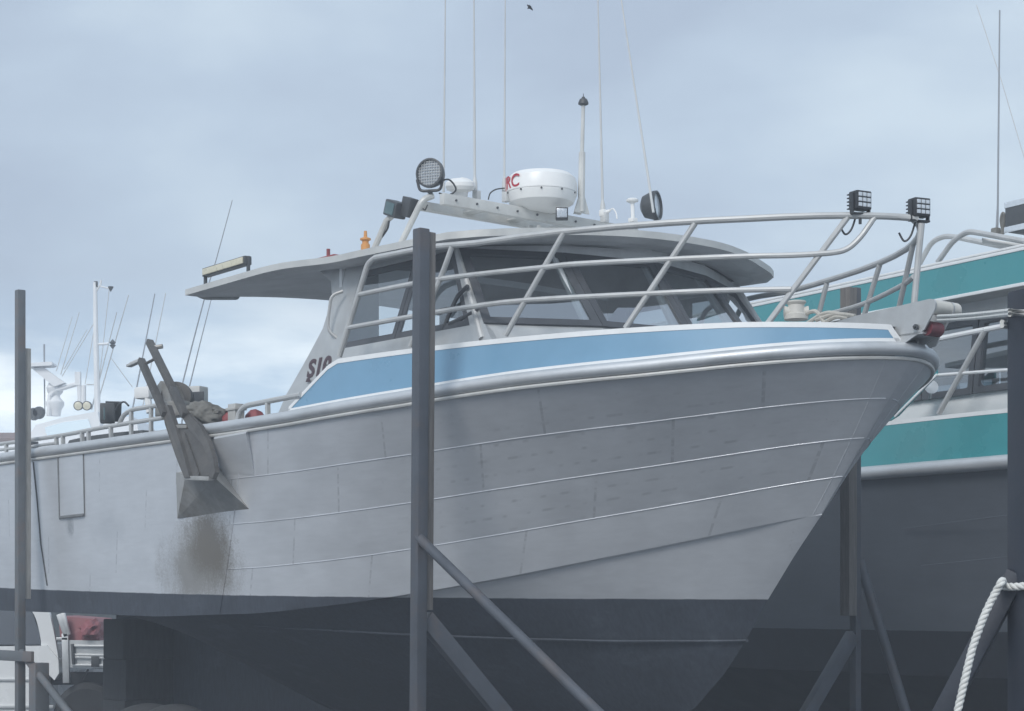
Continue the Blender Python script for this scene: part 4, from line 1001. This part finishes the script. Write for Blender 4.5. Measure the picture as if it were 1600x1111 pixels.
# ------------------------------------------------------------------ far things on the left
def at(px, py, Y): return Vector(((px-800)/F*Y, Y, EYE+(HOR-py)/F*Y))
def white_boat():
    Y = 34.0; e = empty('white_boat', (at(100, HOR, Y).x, Y, .6)); tag(e, 'distant white boat with a thin mast, radar scanner and twin round lamps', 'boat')
    org = Vector(e.location)
    def Q(px, py, dy=0.0): return at(px, py, Y+dy)-org
    def poly(name, pts, m_, d, par=e, smooth=0): b = MB(); b.prism([Q(*p) for p in pts], (0, d, 0)); return b.build(name, m_, par, smooth)
    b = MB(); rows = [[Q(x, y, dy) for x in (-60, 20, 100, 200, 280, 340)] for (y, dy) in ((720, -.9), (760, -.8), (860, -.2), (900, 1.2))]
    rows += [[Q(x, y, dy) for x in (-60, 20, 100, 200, 280, 340)] for (y, dy) in ((860, 2.6), (760, 3.2), (720, 3.3))]; b.grid(rows, True, False); b.build('hull', M['boatwhite'], e)
    cab_ = poly('cabin', [(48, 722), (48, 676), (56, 664), (100, 652), (140, 645), (152, 643), (156, 660), (156, 722)], M['boatwhite'], 2.2)
    poly('windscreen', [(71, 668), (100, 660), (138, 655), (143, 668), (142, 672), (75, 681), (72, 676)], M['mirrorglass'], -.03, cab_)
    poly('cabin', [(-40, 722), (-40, 700), (0, 697), (40, 690), (60, 690), (60, 722)], M['boatwhite'], 2.0)
    poly('cabin', [(156, 722), (156, 668), (170, 656), (205, 650), (215, 665), (222, 722)], M['boatwhite'], 2.0)
    b = MB(); b.tube([Q(152.5, 650, .3), Q(150, 540, .3), Q(148.5, 441, .3)], [.06, .05, .035], 9); b.tube([Q(152, 538, .3), Q(170, 537, .3)], .025, 7); b.tube([Q(150, 455, .3), Q(157, 445, .3), Q(158, 438, .3)], .02, 6); b.tube([Q(156, 447, .3), Q(171, 451, .3)], .015, 6); mast = b.build('mast', M['boatwhite'], e)
    b = MB(); b.box(Q(150, 444, .3), (.06, .06, .10)); b.lathe([(0, -.05), (.05, .03), (.05, .05), (0, .055)], Q(173, 452, .3), None, 10); b.lathe([(0, -.09), (.06, -.02), (.03, 0), (.06, .03), (0, .10)], Q(176, 538, .3), None, 10); b.build('wind_instrument', M['darkgrey'], mast)
    b = MB()
    for a_, c_ in (((148.5, 502), (97, 588)), ((149, 503), (133, 600)), ((171, 450), (150, 640)), ((174, 560), (207, 605))): b.tube([Q(*a_, .3), Q(*c_, .3)], .008, 5)
    b.tube([Q(135, 601, .3), Q(152, 601, .3)], .012, 5); b.build('rigging', M['whip'], mast)
    b = MB(); b.tube([Q(76, 650, .5), Q(78, 618, .5), Q(86, 610, .5), Q(120, 600, .5), Q(124, 604, .5), Q(125, 628, .5)], .045, 9); b.tube([Q(131, 602, .5), Q(131, 630, .5)], .045, 9); b.box(Q(122, 592, .5), (.10, .1, .25)); rk = b.build('lamp_gantry', M['boatwhite'], e)
    b = MB(); b.prism([Q(x, y, .4) for x, y in ((50, 576), (66, 573), (101, 598), (84, 604))], (0, .2, 0)); b.prism([Q(x, y, .3) for x, y in ((30, 568), (80, 565), (82, 569), (78, 571), (30, 573))], (0, .35, 0)); b.build('radar_scanner', M['boatwhite'], e, 0)
    b = MB(); b.lathe([(.10, 0), (.12, .12), (.17, .2), (.17, .26), (.10, .34), (.09, .38), (.14, .44), (.16, .52), (.11, .62), (0, .65)], Q(86, 650, .6), None, 18); b.build('satellite_dome', M['boatwhite'], e)
    for x in (122, 135.5):
        b = MB(); b.lathe([(.04, .14), (.08, .1), (.088, 0), (.08, -.008), (0, -.009)], Q(x, 634, .2), axis_to((0, 1, .1)), 18); o = b.build('round_lamp', M['darkgrey'], e)
        l = MB(); l.lathe([(.072, 0), (.04, .01), (0, .012)], Q(x, 634, .185), axis_to((.0, -1, -.05)), 18); l.build('lens', M['lens_y'], o)
    b = MB(); b.lathe([(.09, -.1), (.12, 0), (.09, .1)], Q(53, 647, .2), axis_to((0, 1, 0)), 14); b.lathe([(.09, -.1), (.12, 0), (.09, .1)], Q(61, 645, .2), axis_to((0, 1, 0)), 14); b.build('round_lamp', M['darkgrey'], e)
    for (x0, y0, x1, y1, r_) in ((70, 645, 69, 538, .014), (124, 488, 95, 585, .008), (113, 495, 88, 580, .007), (136, 515, 100, 577, .007), (182.5, 488, 143, 640, .011), (201, 461, 148, 645, .011), (242, 459, 205, 650, .013), (259, 458, 222, 640, .010)):
        b = MB(); b.tube([Q(x1, y1, .9), Q(x0, y0, .9)], [r_*1.3, r_*.8], 6); b.build('whip_antenna', M['whip_d'] if r_ > .0125 else M['whip'], e)
white_boat()
def stern_boat():
    Y = 27.0; e = empty('grey_boat', (at(330, HOR, Y).x, Y, .6)); tag(e, 'boat hidden behind the cockpit showing only two long thin outrigger rods', 'boat'); org = Vector(e.location)
    def Q(px, py, dy=0.0): return at(px, py, Y+dy)-org
    b = MB(); b.grid([[Q(x, y, dy) for x in (270, 330, 400, 470)] for (y, dy) in ((690, 0), (800, .3), (880, 1.2))]+[[Q(x, y, dy) for x in (270, 330, 400, 470)] for (y, dy) in ((800, 2.2), (690, 2.5))], True); b.build('hull', M['boatwhite'], e)
    for pts in (((269, 690), (277, 640), (285, 600), (318, 472), (338, 405), (363, 313)), ((281, 690), (287, 640), (297, 600), (313, 535), (330, 468))):
        P = smooth_path([Q(x, y, .5) for x, y in pts], 3); b = MB(); b.tube(P, [lerp(.016, .006, k/(len(P)-1)) for k in range(len(P))], 6); b.build('outrigger_rod', M['whip_d'], e)
stern_boat()
def building():
    Y = 62.0; e = empty('boat_shed', (at(-30, HOR, Y).x, Y, 0)); tag(e, 'low building with a brown roof at the far left', 'building'); org = Vector(e.location)
    def Q(px, py, dy=0.0): return at(px, py, Y+dy)-org
    b = MB(); w_ = Q(34, HOR).x; x0 = Q(-260, HOR).x; z1 = Q(0, 692).z; b.prism([(x0, 0, 0), (w_, 0, 0), (w_, 0, z1), (x0, 0, z1)], (0, 6, 0)); b.build('wall', M['wall'], e, 0)
    b = MB(); zt = Q(0, 671).z; b.prism([(x0-.3, -.4, z1), (w_+.3, -.4, z1), (w_+.1, 2.5, zt), (x0, 2.5, zt)], (0, 0, .12)); b.prism([(x0-.3, 6.4, z1), (w_+.3, 6.4, z1), (w_+.1, 3.5, zt), (x0, 3.5, zt)], (0, 0, .12)); b.build('roof', M['roofred'], e, 0)
building()
b = MB(); x0, x1 = at(-400, HOR, 44).x, at(760, HOR, 44).x
n_ = int((x1-x0)/.18)
b.grid([[Vector((x0+(x1-x0)*k/n_, 44+(.03 if k % 2 else 0), z_)) for k in range(n_+1)] for z_ in (0, 2.0)]); b.grid([[Vector((x0+(x1-x0)*k/n_, 44.08+(.03 if k % 2 else 0), z_)) for k in range(n_+1)] for z_ in (0, 2.0)])
tag(b.build('sheet_fence', M['fence'], smooth=0), 'dark ribbed metal fence along the yard, glimpsed under the stern', 'fence')

# ------------------------------------------------------------------ ute at the lower left
def ute():
    Y = 20.0; e = empty('utility_truck', (at(40, HOR, Y).x, Y, 0)); tag(e, 'white utility truck parked beyond the stern with an aluminium tray', 'pickup truck'); org = Vector(e.location)
    def Q(px, py, dy=0.0): return at(px, py, Y+dy)-org
    def side(name, pts, m_, dy, d, par=e): b = MB(); b.prism([Q(x, y, dy) for x, y in pts], (0, d, 0)); return b.build(name, m_, par, 0)
    body = side('body', [(-330, 1150), (-330, 1040), (-300, 1022), (-170, 1012), (66, 1009), (73, 1008), (91, 1030), (92, 1052), (85, 1063), (70, 1048), (66, 1130), (-60, 1135)], M['ute'], 0, 1.75)
    b = MB(); rail_ = [Q(-165, 1012, .02), Q(-95, 952, .14), Q(-60, 948, .16), Q(20, 948.5, .16), Q(58, 953, .14)]
    b.prism([Q(-100, 955, .14), Q(-60, 948, .14), Q(20, 947, .14), Q(74, 951, .14), Q(74, 957, .14), Q(20, 953, .14), Q(-60, 954, .14)], (0, 1.45, 0))
    b.prism(smooth_path([Q(x, y, .03) for x, y in ((50, 954), (74, 953), (80, 970), (86, 998), (91, 1030), (88, 1030), (66, 1011), (64, 1002), (61, 985), (56, 967), (50, 954.5))], 3)[:-1], (0, .06, 0)); b.prism([Q(-120, 975, .1), Q(-96, 953, .12), Q(-90, 953, .12), Q(-160, 1013, 0), Q(-170, 1013, 0)], (0, .05, 0))
    b.build('cab_roof', M['ute'], body, 0)
    b = MB(); b.prism([Q(x, y, .05+(1008-y)/52*.08) for x, y in ((-152, 1008), (-94, 956), (20, 954), (50, 956), (60, 985), (63, 1007))], (0, .01, 0)); b.build('side_window', M['cglass'], body, 0)
    b = MB(); b.prism([Q(-140, 1008, .5), Q(-94, 960, .5), Q(50, 960, .5), Q(62, 1008, .5)], (0, .8, 0)); b.build('cab_interior', M['dash'], body, 0)
    b = MB(); b.bar(Q(-300, 1063, -.01), Q(70, 1062, -.01), .02, .03); b.bar(Q(-300, 1106, -.01), Q(84, 1104, -.01), .03, .035); b.build('side_trim', M['tray'], body)
    tr = MB(); tr.prism([Q(101, 1000, -.05), Q(290, 1004, -.05), Q(290, 1046, -.05), Q(101, 1043, -.05)], (0, 1.85, 0))
    for y in (1009, 1023, 1027, 1039): tr.bar(Q(112, y, -.065), Q(289, y+3, -.065), .03, .022)
    tray = tr.build('tray', M['tray'], e, 0)
    b = MB(); b.bar(Q(92, 960, -.05), Q(104, 995, -.05), .05, .05); b.bar(Q(98, 958, -.05), Q(107, 992, -.05), .045, .05); b.bar(Q(102, 990, -.05), Q(104, 1067, -.05), .05, .07); b.bar(Q(92, 960, 1.7), Q(104, 1000, 1.7), .05, .05)
    for y in (962, 975, 990): b.bar(Q(92+(y-960)*.33, y, -.05), Q(92+(y-960)*.33, y, 1.7), .03, .03)
    b.bar(Q(88, 998, -.06), Q(106, 998, -.06), .03, .03); b.build('headboard', M['tray'], tray)
    b = MB(); b.box(Q(149, 1034, -.075), (.09, .02, .11), None, .006); b.build('latch', M['darkgrey'], tray); b = MB(); b.bar(Q(113, 1006, -.08), Q(115, 1038, -.08), .035, .03); b.build('latch', M['darkgrey'], tray)
    b = MB(); b.bar(Q(138, 1046, .1), Q(128, 1062, .1), .02, .02); b.bar(Q(163, 1046, .1), Q(174, 1082, .1), .03, .03); b.bar(Q(70, 1060, .3), Q(285, 1060, .3), .08, .14); b.build('chassis', M['black'], e)
    for px in (-210, 134):
        b = MB(); q = Q(px, HOR, .0); q.z = .36; b.lathe([(.20, .02), (.30, .0), (.36, .04), (.37, .12), (.36, .2), (.30, .24), (.2, .22)], q, axis_to((0, 1, 0)), 30); w_ = b.build('wheel', M['rubber'], e); b = MB(); b.lathe([(0, .04), (.1, .03), (.2, .05), (.2, .1)], q, axis_to((0, 1, 0)), 20); b.build('rim', M['tray'], w_)
    b = MB(); b.blob((0, 0, 0), (.20, .45, .15), .25, 1.8, 4, 2); P = [Vector((0, 0, 0))]; 
    t = MB(); t.prism([Vector(p) for p in ((-.20, -.4, 0), (.22, -.4, 0), (.20, -.38, .20), (.14, -.36, .235), (-.24, -.34, .265))], (0, .9, 0)); t.blob((.13, -.35, .10), (.12, .2, .12), .4, 2, 3, 7)
    o = t.build('tarpaulin_load', M['tarp'], None, 0); o.location = at(137, 1000, Y+.42)+Vector((0, 0, .002)); tag(o, 'faded red tarpaulin bundle on the aluminium tray of the white truck', 'tarpaulin')
ute()

# ------------------------------------------------------------------ a bird high up
def bird():
    Y = 60; o = MB()
    o.tube([(-.12, 0, .055), (-.05, 0, .03), (.05, 0, -.01), (.12, 0, -.045)], [.012, .04, .038, .01], 8)
    for sg in (-1, 1): o.prism([(-.05, 0, .03), (.04, 0, .0), (.02, sg*.12, .01), (-.06, sg*.2, .0), (-.06, sg*.1, .03)], (0, 0, .008))
    b = o.build('bird', M['bird']); b.location = at(828, 12, Y); b.rotation_euler = (.0, .35, .15); tag(b, 'small dark bird flying high above the boats', 'bird')
bird()

# ------------------------------------------------------------------ haze volume added to lift the darks like lens veil
def veil_haze():
    b = MB(); b.box((0, 390, 2.9), (1240, 1060, 7.8)); m = bpy.data.materials.new('lens_veil'); m.use_nodes = True; nt = m.node_tree; nt.nodes.clear()
    o = nt.nodes.new('ShaderNodeOutputMaterial'); v = nt.nodes.new('ShaderNodeVolumePrincipled'); v.inputs['Color'].default_value = (.86, .92, 1.0, 1); v.inputs['Density'].default_value = .0068; v.inputs['Anisotropy'].default_value = 0.0
    nt.links.new(v.outputs[0], o.inputs['Volume']); b.build('veil_haze', m, smooth=0)['kind'] = 'stuff'
veil_haze()
